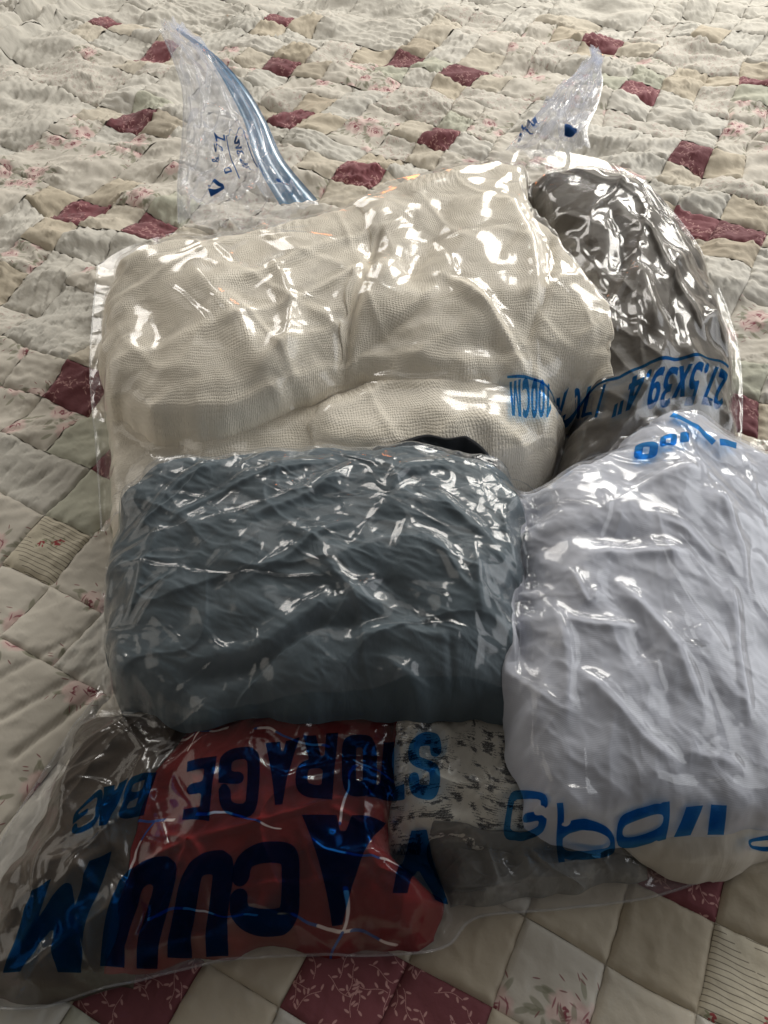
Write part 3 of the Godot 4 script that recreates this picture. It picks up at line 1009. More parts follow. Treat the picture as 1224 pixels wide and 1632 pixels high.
	# creases of the films alone
	for c in [
		[0.0048, 0.0028, [Vector2(-0.233,-0.932), Vector2(-0.211,-0.900), Vector2(-0.189,-0.863)]], [0.006, 0.0034, [Vector2(-0.246,-0.830), Vector2(-0.217,-0.797), Vector2(-0.193,-0.760)]], [0.006, 0.0034, [Vector2(-0.160,-0.940), Vector2(-0.112,-0.932), Vector2(-0.065,-0.919)]], [0.006, 0.0034, [Vector2(-0.293,-0.850), Vector2(-0.244,-0.797), Vector2(-0.205,-0.736)]],
		[0.006, 0.0034, [Vector2(0.231,-1.181), Vector2(0.218,-1.035), Vector2(0.198,-0.938), Vector2(0.158,-0.879)]], [0.006, 0.0034, [Vector2(0.208,-0.879), Vector2(0.188,-0.786), Vector2(0.189,-0.714)]], [0.006, 0.0034, [Vector2(0.269,-1.035), Vector2(0.294,-0.894), Vector2(0.300,-0.812), Vector2(0.274,-0.714)]], [0.006, 0.0034, [Vector2(-0.009,-0.702), Vector2(0.065,-0.685), Vector2(0.138,-0.691)]],
		[0.0048, 0.0028, [Vector2(0.067,-0.938), Vector2(0.089,-0.865), Vector2(0.092,-0.773)]], [0.006, 0.0034, [Vector2(-0.113,-0.811), Vector2(-0.072,-0.773), Vector2(-0.061,-0.702)]],
		[0.006, 0.0034, [Vector2(0.135,-0.507), Vector2(0.158,-0.482), Vector2(0.217,-0.458)]], [0.0048, 0.0028, [Vector2(0.220,-0.490), Vector2(0.218,-0.458), Vector2(0.203,-0.429)]], [0.0048, 0.0028, [Vector2(0.167,-0.507), Vector2(0.174,-0.482), Vector2(0.165,-0.442)]], [0.006, 0.0034, [Vector2(0.330,-0.617), Vector2(0.334,-0.551), Vector2(0.344,-0.490)]],
		[0.006, 0.0034, [Vector2(0.223,-0.569), Vector2(0.258,-0.537), Vector2(0.315,-0.528)]], [0.006, 0.0034, [Vector2(0.239,-0.331), Vector2(0.264,-0.319), Vector2(0.289,-0.319)]], [0.0048, 0.0028, [Vector2(0.237,-0.319), Vector2(0.237,-0.294), Vector2(0.242,-0.283)]], [0.006, 0.0034, [Vector2(0.126,-0.364), Vector2(0.134,-0.337), Vector2(0.129,-0.300)]],
		[0.006, 0.0034, [Vector2(0.206,-0.211), Vector2(0.245,-0.206), Vector2(0.298,-0.214)]], [0.006, 0.0034, [Vector2(0.216,-0.197), Vector2(0.243,-0.185), Vector2(0.266,-0.195)]], [0.006, 0.0034, [Vector2(0.132,-0.215), Vector2(0.146,-0.200), Vector2(0.175,-0.195)]],
		[0.006, 0.0034, [Vector2(-0.160,-0.371), Vector2(-0.122,-0.392), Vector2(-0.108,-0.420)]], [0.006, 0.0034, [Vector2(-0.030,-0.406), Vector2(-0.013,-0.435), Vector2(0.005,-0.466)]], [0.006, 0.0034, [Vector2(0.016,-0.371), Vector2(0.049,-0.351), Vector2(0.058,-0.314)]], [0.006, 0.0034, [Vector2(-0.246,-0.326), Vector2(-0.219,-0.302), Vector2(-0.204,-0.268)]],
		[0.006, 0.0034, [Vector2(-0.186,-0.284), Vector2(-0.157,-0.301), Vector2(-0.143,-0.319)]], [0.006, 0.0034, [Vector2(-0.112,-0.284), Vector2(-0.095,-0.267), Vector2(-0.058,-0.261)]], [0.006, 0.0034, [Vector2(-0.049,-0.295), Vector2(-0.022,-0.278), Vector2(-0.006,-0.256)]], [0.006, 0.0034, [Vector2(-0.006,-0.302), Vector2(0.014,-0.273), Vector2(0.040,-0.257)]], [0.0048, 0.0028, [Vector2(0.072,-0.365), Vector2(0.080,-0.320), Vector2(0.072,-0.279)]],
		[0.006, 0.0034, [Vector2(-0.212,-0.247), Vector2(-0.217,-0.219), Vector2(-0.215,-0.192)]], [0.006, 0.0034, [Vector2(-0.295,-0.131), Vector2(-0.286,-0.117), Vector2(-0.285,-0.103)]], [0.006, 0.0034, [Vector2(-0.220,-0.152), Vector2(-0.209,-0.129), Vector2(-0.207,-0.106), Vector2(-0.213,-0.089)]], [0.006, 0.0034, [Vector2(-0.060,-0.182), Vector2(-0.043,-0.172), Vector2(-0.038,-0.162), Vector2(-0.012,-0.161), Vector2(0.020,-0.169)]], [0.006, 0.0034, [Vector2(-0.006,-0.155), Vector2(0.015,-0.147), Vector2(0.040,-0.145)]],
		[0.006, 0.0034, [Vector2(-0.158,-0.270), Vector2(-0.128,-0.259), Vector2(-0.107,-0.283)]], [0.006, 0.0034, [Vector2(-0.093,-0.210), Vector2(-0.045,-0.216), Vector2(-0.007,-0.241)]], [0.006, 0.0034, [Vector2(-0.152,-0.085), Vector2(-0.128,-0.093), Vector2(-0.096,-0.111)]], [0.006, 0.0034, [Vector2(0.048,-0.169), Vector2(0.104,-0.174), Vector2(0.158,-0.167), Vector2(0.214,-0.174)]], [0.006, 0.0034, [Vector2(0.058,-0.131), Vector2(0.102,-0.141), Vector2(0.155,-0.136)]], [0.006, 0.0034, [Vector2(0.108,-0.159), Vector2(0.117,-0.169), Vector2(0.132,-0.185)]], [0.006, 0.0034, [Vector2(0.080,-0.144), Vector2(0.119,-0.154), Vector2(0.190,-0.151)]],
		[0.006, 0.0034, [Vector2(-0.281,-0.105), Vector2(-0.246,-0.087), Vector2(-0.216,-0.085)]], [0.006, 0.0034, [Vector2(-0.150,-0.159), Vector2(-0.138,-0.135), Vector2(-0.142,-0.108)]], [0.006, 0.0034, [Vector2(-0.036,-0.111), Vector2(-0.006,-0.102), Vector2(0.039,-0.115)]],
	]:
		stamp(c[2], c[0], c[1], true)

# ---------------------------------------------------------------- far bag: cream blanket and charcoal cover
func bag_of_blankets() -> void:
	var soft := func(x: float, z: float, _u: float, _v: float) -> float:
		return 0.004 * n_low.get_noise_2d(x * 1.5, z * 1.5) + 0.0012 * n_mid.get_noise_2d(x, z)
	var pleats := func(x: float, z: float, _u: float, _v: float) -> float:
		return 0.010 * laps(n_crease, x * 0.9 + z * 0.45, z * 0.35 - x * 0.2, 0.6, 0.12) + 0.006 * n_low.get_noise_2d(x * 1.6, z) + 0.004 * veins(n_crease2, x - z * 0.6, z * 0.4, 0.2)
	var ribbed := func(x: float, z: float, u: float, v: float) -> float:
		var h := 0.006 * n_low.get_noise_2d(x * 1.1 + 3.0, z * 1.1) + 0.0028 * folds(n_crease, x * 0.8 + z * 0.5 + 6.0, z * 0.7, 0.2) + 0.002 * folds(n_crease2, x - z * 0.4, z * 0.5 + 3.0, 0.16) + 0.001 * n_mid.get_noise_2d(x, z)
		var zone := exp(-pow((v - 0.10) / 0.09, 2)) + exp(-pow((u - 0.92) / 0.05, 2)) * 0.6
		h += 0.0009 * zone * sin(u * 72.0 * PI + 9.0 * n_low.get_noise_2d(x, z)) * smoothstep(-0.3, 0.4, n_low.get_noise_2d(x * 1.5 + 4.0, z))
		h += 0.006 * exp(-pow((v - 0.955) / 0.025, 2))
		return h
	var low_left := bedding({"top": [Vector3(-0.386,0.070,-0.809), Vector3(-0.296,0.080,-0.747), Vector3(-0.224,0.080,-0.701)], "right": [Vector3(-0.224,0.080,-0.701), Vector3(-0.209,0.070,-0.584), Vector3(-0.200,0.060,-0.509)], "bottom": [Vector3(-0.321,0.040,-0.523), Vector3(-0.255,0.060,-0.500), Vector3(-0.200,0.060,-0.509)], "left": [Vector3(-0.386,0.070,-0.809), Vector3(-0.355,0.050,-0.664), Vector3(-0.321,0.040,-0.523)],
		"nu": 90, "nv": 130, "power": 8.0, "wrinkle": soft})
	var t := thing("folded_blanket", "cream woven blanket folded underneath, its lower layers showing below the larger cream blanket", "blanket", Vector3(0.05, 0, -0.62))
	part("folded_corner", low_left, M.blanket, t)
	part("lower_layer", bedding({"top": [Vector3(-0.253,0.090,-0.701), Vector3(-0.171,0.090,-0.736), Vector3(-0.042,0.095,-0.742), Vector3(0.088,0.095,-0.755), Vector3(0.201,0.090,-0.748)], "right": [Vector3(0.201,0.090,-0.748), Vector3(0.229,0.090,-0.690), Vector3(0.226,0.080,-0.646), Vector3(0.202,0.070,-0.609)], "bottom": [Vector3(-0.235,0.070,-0.565), Vector3(-0.116,0.080,-0.547), Vector3(0.027,0.080,-0.556), Vector3(0.202,0.070,-0.609)], "left": [Vector3(-0.253,0.090,-0.701), Vector3(-0.245,0.090,-0.626), Vector3(-0.235,0.070,-0.565)],
		"nu": 260, "nv": 90, "power": 6.0, "power_u": 14.0, "wrinkle": soft}), M.blanket, t)
	part("front_fold", bedding({"top": [Vector3(-0.086,0.100,-0.680), Vector3(-0.040,0.108,-0.702), Vector3(0.069,0.110,-0.723), Vector3(0.173,0.105,-0.731)], "right": [Vector3(0.173,0.105,-0.731), Vector3(0.208,0.100,-0.691), Vector3(0.224,0.080,-0.646)], "bottom": [Vector3(-0.082,0.090,-0.596), Vector3(0.006,0.095,-0.581), Vector3(0.108,0.090,-0.586), Vector3(0.224,0.080,-0.646)], "left": [Vector3(-0.086,0.100,-0.680), Vector3(-0.087,0.100,-0.627), Vector3(-0.082,0.090,-0.596)],
		"nu": 200, "nv": 80, "power": 5.0, "power_u": 12.0, "bulge": 0.012, "wrinkle": ribbed}), M.blanket, t)
	var c := thing("charcoal_cover", "dark charcoal fabric cover bunched at the right end of the cream blanket", "bed cover", Vector3(0.35, 0, -0.85))
	part("bunched_cloth", bedding({"top": [Vector3(0.206,0.130,-1.196), Vector3(0.263,0.145,-1.228), Vector3(0.349,0.135,-1.240), Vector3(0.434,0.090,-1.246)], "right": [Vector3(0.434,0.090,-1.246), Vector3(0.497,0.060,-1.079), Vector3(0.506,0.045,-0.894), Vector3(0.477,0.040,-0.742), Vector3(0.433,0.040,-0.630)], "bottom": [Vector3(0.201,0.095,-0.581), Vector3(0.259,0.090,-0.576), Vector3(0.317,0.075,-0.589), Vector3(0.433,0.040,-0.630)], "left": [Vector3(0.206,0.130,-1.196), Vector3(0.237,0.105,-0.992), Vector3(0.248,0.100,-0.725), Vector3(0.204,0.090,-0.586)],
		"nu": 170, "nv": 260, "power": 7.0, "bulge": 0.035, "wrinkle": pleats}), M.charcoal, c)
	var b := thing("folded_blanket", "large cream woven blanket folded into a thick roll at the back of the pile", "blanket", Vector3(-0.05, 0, -0.85))
	part("left_roll", bedding({"top": [Vector3(-0.403,0.130,-0.951), Vector3(-0.345,0.150,-0.982), Vector3(-0.244,0.155,-1.001), Vector3(-0.156,0.155,-1.018), Vector3(-0.049,0.155,-1.081), Vector3(0.157,0.140,-1.177)], "right": [Vector3(0.157,0.140,-1.177), Vector3(0.165,0.150,-0.953), Vector3(0.145,0.140,-0.825), Vector3(0.118,0.110,-0.743)], "bottom": [Vector3(-0.356,0.100,-0.700), Vector3(-0.257,0.120,-0.629), Vector3(-0.155,0.130,-0.640), Vector3(-0.070,0.125,-0.692), Vector3(0.118,0.110,-0.743)], "left": [Vector3(-0.403,0.130,-0.951), Vector3(-0.399,0.120,-0.866), Vector3(-0.382,0.110,-0.786), Vector3(-0.356,0.100,-0.700)],
		"nu": 330, "nv": 190, "power": 9.0, "power_u": 11.0, "bulge": 0.008, "wrinkle": ribbed}), M.blanket, b)
	part("right_roll", bedding({"top": [Vector3(-0.080,0.130,-1.112), Vector3(0.008,0.160,-1.114), Vector3(0.126,0.160,-1.181), Vector3(0.211,0.150,-1.222), Vector3(0.233,0.150,-1.171)], "right": [Vector3(0.233,0.150,-1.171), Vector3(0.217,0.155,-1.018), Vector3(0.264,0.155,-0.893), Vector3(0.294,0.145,-0.825), Vector3(0.283,0.120,-0.714)], "bottom": [Vector3(-0.058,0.120,-0.712), Vector3(0.051,0.135,-0.695), Vector3(0.173,0.130,-0.701), Vector3(0.283,0.120,-0.714)], "left": [Vector3(-0.080,0.130,-1.112), Vector3(-0.020,0.130,-0.969), Vector3(-0.046,0.130,-0.825), Vector3(-0.058,0.120,-0.712)],
		"nu": 240, "nv": 200, "power": 9.0, "power_u": 14.0, "bulge": 0.01, "wrinkle": ribbed}), M.blanket, b)
	var base := coons([Vector3(-0.476,0.040,-1.099), Vector3(-0.408,0.060,-1.174), Vector3(-0.210,0.050,-1.258), Vector3(0.009,0.070,-1.362), Vector3(0.226,0.060,-1.479), Vector3(0.394,0.050,-1.465), Vector3(0.491,0.040,-1.370)], [Vector3(0.491,0.040,-1.370), Vector3(0.536,0.030,-1.154), Vector3(0.532,0.020,-0.926), Vector3(0.499,0.015,-0.769), Vector3(0.453,0.010,-0.635)], [Vector3(-0.343,0.005,-0.549), Vector3(-0.122,0.010,-0.536), Vector3(0.147,0.010,-0.594), Vector3(0.453,0.010,-0.635)], [Vector3(-0.476,0.040,-1.099), Vector3(-0.430,0.030,-0.856), Vector3(-0.378,0.015,-0.674), Vector3(-0.343,0.005,-0.549)], 480, 380)
	var crinkled := func(x: float, z: float) -> float:
		var side := smoothstep(0.12, 0.3, x)
		return (0.0018 + 0.0014 * side) * (1.0 - 0.75 * smoothstep(-0.84, -0.74, z)) * crumple2(x, z, -0.3, 0.75, side, 3.2) + cf_at(x, z)
	lay_film(base, crinkled, 5)
	var bag := thing("vacuum_storage_bag", "clear storage bag holding the cream blanket and charcoal cover, its corners standing up like ears", "storage bag", Vector3(0.05, 0, -0.85))
	part("film", film_mesh(base, 480, 380), M.film, bag)
	edge_cord(base, 480, 380, bag)
	standing_corners(bag)
	# 27.5 x 39.4 and the rest of the size line, upside down
	for e in [["27.5x39.4\"", [Vector2(0.460,-0.770), Vector2(0.287,-0.696), Vector2(0.432,-0.701), Vector2(0.273,-0.650)]], ["/", [Vector2(0.273,-0.698), Vector2(0.266,-0.703), Vector2(0.263,-0.654), Vector2(0.255,-0.658)]], ["70", [Vector2(0.262,-0.712), Vector2(0.241,-0.719), Vector2(0.254,-0.663), Vector2(0.247,-0.710)]], ["x", [Vector2(0.235,-0.719), Vector2(0.220,-0.710), Vector2(0.238,-0.710), Vector2(0.214,-0.675)]], ["100CM", [Vector2(0.211,-0.710), Vector2(0.154,-0.699), Vector2(0.202,-0.655), Vector2(0.153,-0.648)]]]:
		printed("lettering", e[0], e[1], M.ink, bag)
	printed("printed_rule", "#", [Vector2(0.151,-0.702), Vector2(0.288,-0.703), Vector2(0.151,-0.704), Vector2(0.289,-0.708)], M.ink, bag)
	printed("printed_rule", "#", [Vector2(0.288,-0.703), Vector2(0.461,-0.777), Vector2(0.289,-0.708), Vector2(0.463,-0.782)], M.ink, bag)

func tube(line: PackedVector3Array, r: float) -> ArrayMesh:
	var pos := PackedVector3Array()
	var uv := PackedVector2Array()
	var n := line.size()
	for k in n:
		var dir := (line[mini(k + 1, n - 1)] - line[maxi(k - 1, 0)]).normalized()
		var side := dir.cross(Vector3.UP)
		side = side.normalized() if side.length() > 0.01 else Vector3.RIGHT
		var up := side.cross(dir)
		for i in 7:
			var a := i * TAU / 6.0
			pos.append(line[k] + side * cos(a) * r * 1.6 + up * sin(a) * r)
			uv.append(Vector2(k * 0.01, i / 6.0))
	return grid_mesh(pos, uv, 6, n - 1)

func edge_cord(base: PackedVector3Array, nu: int, nv: int, bag: Node3D) -> void:
	# the welded rim of a bag along its near side and both ends
	var line := PackedVector3Array()
	for j in range(0, nv + 1, 2): line.append(base[j * (nu + 1)])
	for i in range(2, nu + 1, 2): line.append(base[nv * (nu + 1) + i])
	for j in range(nv - 2, -1, -2): line.append(base[j * (nu + 1) + nu])
	for k in line.size():
		line[k].y = f_at(line[k].x, line[k].z) + 0.0006
	part("welded_rim", tube(line, 0.0007), M.rim, bag)

func sheet(left: Array, right: Array, nu: int, nv: int, fold: Callable) -> ArrayMesh:
	# a standing piece of film between two side curves, both from foot to tip
	var l := smooth_line(left, nv)
	var r := smooth_line(right, nv)
	var pos := PackedVector3Array()
	var uv := PackedVector2Array()
	for j in nv + 1:
		var across := r[j] - l[j]
		var up := (l[mini(j + 1, nv)] - l[maxi(j - 1, 0)] + r[mini(j + 1, nv)] - r[maxi(j - 1, 0)])
		var n := across.cross(up).normalized()
		for i in nu + 1:
			var u := float(i) / nu
			var v := float(j) / nv
			pos.append(l[j].lerp(r[j], u) + n * fold.call(u, v, across.length()))
			uv.append(Vector2(u * across.length(), v * 0.3))
	return grid_mesh(pos, uv, nu, nv)

func on_sheet(ch: String, left: Array, right: Array, u0: float, v0: float, du: float, dv: float, fold: Callable, bag: Node3D) -> void:
	# lettering that climbs a standing sheet of film
	var tri := glyph(ch, thin_font) if ch != "#" else PackedVector3Array([Vector3(0, 0, 0), Vector3(1, 1, 0), Vector3(1, 0, 0), Vector3(0, 0, 0), Vector3(0, 1, 0), Vector3(1, 1, 0)])
	if tri.is_empty(): return
	var l := smooth_line(left, 100)
	var r := smooth_line(right, 100)
	var flat := PackedVector2Array()
	for k in tri.size() / 3:
		cut(Vector2(tri[k * 3].x, tri[k * 3].y), Vector2(tri[k * 3 + 1].x, tri[k * 3 + 1].y), Vector2(tri[k * 3 + 2].x, tri[k * 3 + 2].y), 0.12, flat)
	var st := SurfaceTool.new()
	st.begin(Mesh.PRIMITIVE_TRIANGLES)
	for p in flat:
		# the text runs up the sheet
		var u := u0 + du * (1.0 - p.y)
		var v := clampf(v0 + dv * p.x, 0.0, 0.99)
		var j := int(v * 100.0)
		var f := v * 100.0 - j
		var a := l[j].lerp(l[j + 1], f)
		var b := r[j].lerp(r[j + 1], f)
		var n := (b - a).cross(l[j + 1] - l[j] + r[j + 1] - r[j]).normalized()
		st.set_normal(n)
		st.add_vertex(a.lerp(b, u) + n * (fold.call(u, v, a.distance_to(b)) + 0.0008))
	part("lettering", st.commit(), M.ink2, bag)

func standing_corners(bag: Node3D) -> void:
	var l := [Vector3(-0.302,0.133,-1.020), Vector3(-0.309,0.158,-1.090), Vector3(-0.310,0.185,-1.170), Vector3(-0.313,0.219,-1.240), Vector3(-0.327,0.249,-1.280), Vector3(-0.352,0.278,-1.330)]
	var r := [Vector3(-0.096,0.151,-1.040), Vector3(-0.148,0.175,-1.110), Vector3(-0.179,0.199,-1.180), Vector3(-0.210,0.224,-1.230), Vector3(-0.262,0.249,-1.290), Vector3(-0.318,0.275,-1.330)]
	var folds := func(ply: float) -> Callable:
		return func(u: float, v: float, w: float) -> float:
			var belly := sin(u * PI) * (0.014 + 0.02 * (1.0 - v)) * ply * minf(1.0, w / 0.05)
			var k := u * 0.16
			return belly + (0.016 * (folds(n_crease, k * 2.0 + ply, v * 0.16 + ply * 3.0, 0.2) - 0.3) + 0.013 * folds(n_crease2, k * 1.6 - v * 0.2, v * 0.30 + 7.0 * ply, 0.16) + 0.012 * folds(n_crease2, k * 1.0 + v * 0.22, v * 0.26 - k + 2.0 * ply, 0.12) + 0.002 * n_mid.get_noise_2d(k, v * 0.12 + ply)) * smoothstep(0.0, 0.12, u) * smoothstep(1.0, 0.9, u)
	part("standing_corner", sheet(l, r, 150, 260, folds.call(1.0)), M.film2, bag)
	part("standing_corner", sheet(l, r, 150, 260, folds.call(-1.0)), M.film2, bag)
	# care symbols and small print on the taller corner, and a scrap of blue print on the other
	for e in [["TRM", 0.60, 0.22, 0.06, 0.10], ["BR", 0.60, 0.15, 0.06, 0.05], ["#", 0.72, 0.10, 0.008, 0.26], ["#", 0.53, 0.10, 0.008, 0.26], ["#", 0.53, 0.355, 0.20, 0.004], ["&", 0.36, 0.22, 0.07, 0.03], ["Z", 0.42, 0.33, 0.10, 0.035], ["V", 0.28, 0.05, 0.12, 0.07], ["D", 0.44, 0.12, 0.06, 0.03], ["S", 0.40, 0.27, 0.08, 0.03], ["c", 0.80, 0.06, 0.12, 0.04]]:
		on_sheet(e[0], l, r, e[1], e[2], e[3], e[4], folds.call(1.0), bag)
	# blue zip band along the right edge of the taller corner
	var inner := [Vector3(-0.151,0.146,-1.035), Vector3(-0.188,0.170,-1.105), Vector3(-0.211,0.197,-1.175), Vector3(-0.239,0.224,-1.230), Vector3(-0.277,0.249,-1.290), Vector3(-0.324,0.273,-1.330)]
	var ribs_f := func(u: float, v: float, _w: float) -> float:
		return 0.010 + 0.0016 * sin(u * TAU * 3.0) + 0.006 * n_low.get_noise_2d(v * 0.3, 4.0) * sin(u * PI)
	part("zip_band", sheet(inner, r, 24, 120, ribs_f), M.band, bag)
	part("welded_rim", tube(smooth_line(l, 80), 0.0008), M.rim, bag)
	part("welded_rim", tube(smooth_line(r, 80), 0.0010), M.rim, bag)
	var l2 := [Vector3(0.196,0.146,-1.210), Vector3(0.244,0.169,-1.270), Vector3(0.286,0.190,-1.320), Vector3(0.327,0.202,-1.370), Vector3(0.352,0.208,-1.400)]
	var r2 := [Vector3(0.322,0.165,-1.180), Vector3(0.322,0.176,-1.220), Vector3(0.349,0.183,-1.290), Vector3(0.367,0.193,-1.360), Vector3(0.356,0.210,-1.400)]
	part("standing_corner", sheet(l2, r2, 90, 130, folds.call(0.7)), M.film2, bag)
	part("standing_corner", sheet(l2, r2, 90, 130, folds.call(-0.6)), M.film2, bag)
	for e in [["TRA", 0.08, 0.06, 0.20, 0.14], ["#", 0.70, 0.04, 0.16, 0.05]]:
		on_sheet(e[0], l2, r2, e[1], e[2], e[3], e[4], folds.call(0.7), bag)
	part("welded_rim", tube(smooth_line(l2, 60), 0.0008), M.rim, bag)
	part("welded_rim", tube(smooth_line(r2, 60), 0.0008), M.rim, bag)

# ---------------------------------------------------------------- near bag: brown, red and printed cloth
func bag_of_prints() -> void:
	var rough := func(x: float, z: float, _u: float, _v: float) -> float:
		return 0.005 * crumple(x * 1.3 + 6.0, z * 1.3, -0.4, 1.8) + 0.006 * laps(n_crease2, (x + z) * 0.6, (z - x) * 0.6 + 4.0, 0.4, 0.07) + 0.0012 * folds(n_mid, (x - z) * 0.5, (z + x) * 1.0, 0.3) + 0.002 * n_mid.get_noise_2d(x, z)
	var knit := func(x: float, z: float, _u: float, _v: float) -> float:
		return 0.009 * crumple(x * 1.6 + 9.0, z * 2.4, 0.1, 2.0) + 0.002 * n_mid.get_noise_2d(x * 2.0, z * 2.0)
	var drag := func(x: float, z: float, _u: float, _v: float) -> float:
		return 0.004 * folds(n_crease2, x * 1.2 + z * 1.5 + 4.0, z * 0.5 - x * 0.5, 0.2) + 0.010 * veins(n_crease2, x * 0.8 + z * 0.6, z * 0.3 - x * 0.3, 0.3) + 0.004 * n_low.get_noise_2d(x * 2.0, z)
	var p := thing("printed_cloth", "white cloth with black newsprint-like speckle, folded beside the red checked blanket", "folded cloth", Vector3(0.1, 0, -0.2))
	part("folded_cloth", bedding({"top": [Vector3(-0.007,0.090,-0.311), Vector3(0.052,0.090,-0.314), Vector3(0.148,0.080,-0.316)], "right": [Vector3(0.148,0.080,-0.316), Vector3(0.163,0.070,-0.241), Vector3(0.217,0.050,-0.203), Vector3(0.226,0.040,-0.182)], "bottom": [Vector3(-0.007,0.060,-0.185), Vector3(0.080,0.060,-0.177), Vector3(0.157,0.050,-0.177), Vector3(0.226,0.040,-0.182)], "left": [Vector3(-0.007,0.090,-0.311), Vector3(-0.007,0.085,-0.236), Vector3(-0.007,0.060,-0.185)],
		"nu": 160, "nv": 130, "power": 8.0, "wrinkle": rough}), M.news, p)
	var gc := thing("grey_cloth", "dark grey flattened cloth edge at the near side of the speckled printed cloth", "folded cloth", Vector3(0.1, 0, -0.17))
	part("flat_edge", bedding({"top": [Vector3(0.044,0.035,-0.194), Vector3(0.106,0.035,-0.189), Vector3(0.163,0.030,-0.190), Vector3(0.221,0.030,-0.195)], "right": [Vector3(0.221,0.030,-0.195), Vector3(0.234,0.030,-0.177), Vector3(0.233,0.020,-0.161)], "bottom": [Vector3(0.056,0.020,-0.138), Vector3(0.103,0.025,-0.145), Vector3(0.158,0.025,-0.148), Vector3(0.233,0.020,-0.161)], "left": [Vector3(0.044,0.035,-0.194), Vector3(0.046,0.035,-0.165), Vector3(0.056,0.020,-0.138)], "nu": 180, "nv": 90, "power": 6.0, "wrinkle": knit}), M.grey, gc)
	var b := thing("brown_blanket", "dark brown plush blanket at the near left, left of the red checked one", "blanket", Vector3(-0.22, 0, -0.15))
	part("folded_plush", bedding({"top": [Vector3(-0.307,0.030,-0.306), Vector3(-0.251,0.060,-0.312), Vector3(-0.166,0.080,-0.297)], "right": [Vector3(-0.166,0.080,-0.297), Vector3(-0.172,0.080,-0.227), Vector3(-0.198,0.070,-0.147), Vector3(-0.211,0.040,-0.075)], "bottom": [Vector3(-0.345,0.020,-0.075), Vector3(-0.287,0.030,-0.064), Vector3(-0.252,0.030,-0.064), Vector3(-0.211,0.040,-0.075)], "left": [Vector3(-0.307,0.030,-0.306), Vector3(-0.318,0.030,-0.232), Vector3(-0.340,0.025,-0.147), Vector3(-0.345,0.020,-0.075)],
		"nu": 130, "nv": 200, "power": 6.0, "bulge": 0.012, "wrinkle": drag}), M.brown, b)
	var r := thing("red_blanket", "red fleece blanket with thin white and blue check lines, under the slate cover's front edge", "blanket", Vector3(-0.06, 0, -0.2))
	part("folded_fleece", bedding({"top": [Vector3(-0.181,0.090,-0.292), Vector3(-0.124,0.095,-0.309), Vector3(-0.054,0.095,-0.315), Vector3(0.015,0.095,-0.309)], "right": [Vector3(0.015,0.095,-0.309), Vector3(0.007,0.090,-0.234), Vector3(0.007,0.085,-0.183), Vector3(0.050,0.050,-0.137), Vector3(0.046,0.030,-0.110)], "bottom": [Vector3(-0.228,0.030,-0.079), Vector3(-0.170,0.035,-0.094), Vector3(-0.099,0.040,-0.104), Vector3(-0.017,0.035,-0.100), Vector3(0.046,0.030,-0.110)], "left": [Vector3(-0.181,0.090,-0.292), Vector3(-0.202,0.085,-0.214), Vector3(-0.213,0.070,-0.147), Vector3(-0.228,0.030,-0.079)],
		"nu": 210, "nv": 190, "power": 7.0, "bulge": 0.012, "wrinkle": rough}), M.red, r)
	var base := coons([Vector3(-0.301,0.010,-0.331), Vector3(-0.204,0.020,-0.351), Vector3(-0.008,0.050,-0.357), Vector3(0.186,0.020,-0.337), Vector3(0.340,0.005,-0.222)], [Vector3(0.340,0.005,-0.222), Vector3(0.337,0.005,-0.194), Vector3(0.319,0.005,-0.169)], [Vector3(-0.359,0.005,-0.066), Vector3(-0.285,0.005,-0.062), Vector3(-0.231,0.005,-0.075), Vector3(-0.124,0.005,-0.097), Vector3(0.004,0.005,-0.100), Vector3(0.053,0.005,-0.107), Vector3(0.082,0.005,-0.129), Vector3(0.160,0.005,-0.136), Vector3(0.240,0.005,-0.146), Vector3(0.319,0.005,-0.169)], [Vector3(-0.301,0.010,-0.331), Vector3(-0.336,0.005,-0.246), Vector3(-0.359,0.005,-0.162), Vector3(-0.359,0.005,-0.066)], 520, 300)
	var crinkled := func(x: float, z: float) -> float:
		return (0.0052 * crumple2(x + 3.0, z, -0.9, 0.0, smoothstep(-0.05, 0.05, x), 2.4) + 0.0026 * crumple2(x * 1.7 + 5.0, z * 1.7, 0.3, -0.2, smoothstep(-0.05, 0.05, x), 2.0)) + cf_at(x, z)
	lay_film(base, crinkled, 4)
	var bag := thing("vacuum_storage_bag", "clear storage bag at the near left with large blue upside-down lettering over red cloth", "storage bag", Vector3(0.0, 0, -0.2))
	part("film", film_mesh(base, 520, 300), M.film, bag)
	var under := base.duplicate()
	for k2 in under.size(): under[k2].y = 0.0062 + 0.0012 * n_low.get_noise_2d(under[k2].x, under[k2].z)
	part("under_film", grid_mesh(under, PackedVector2Array(), 520, 300), M.film3, bag)
	edge_cord(base, 520, 300, bag)
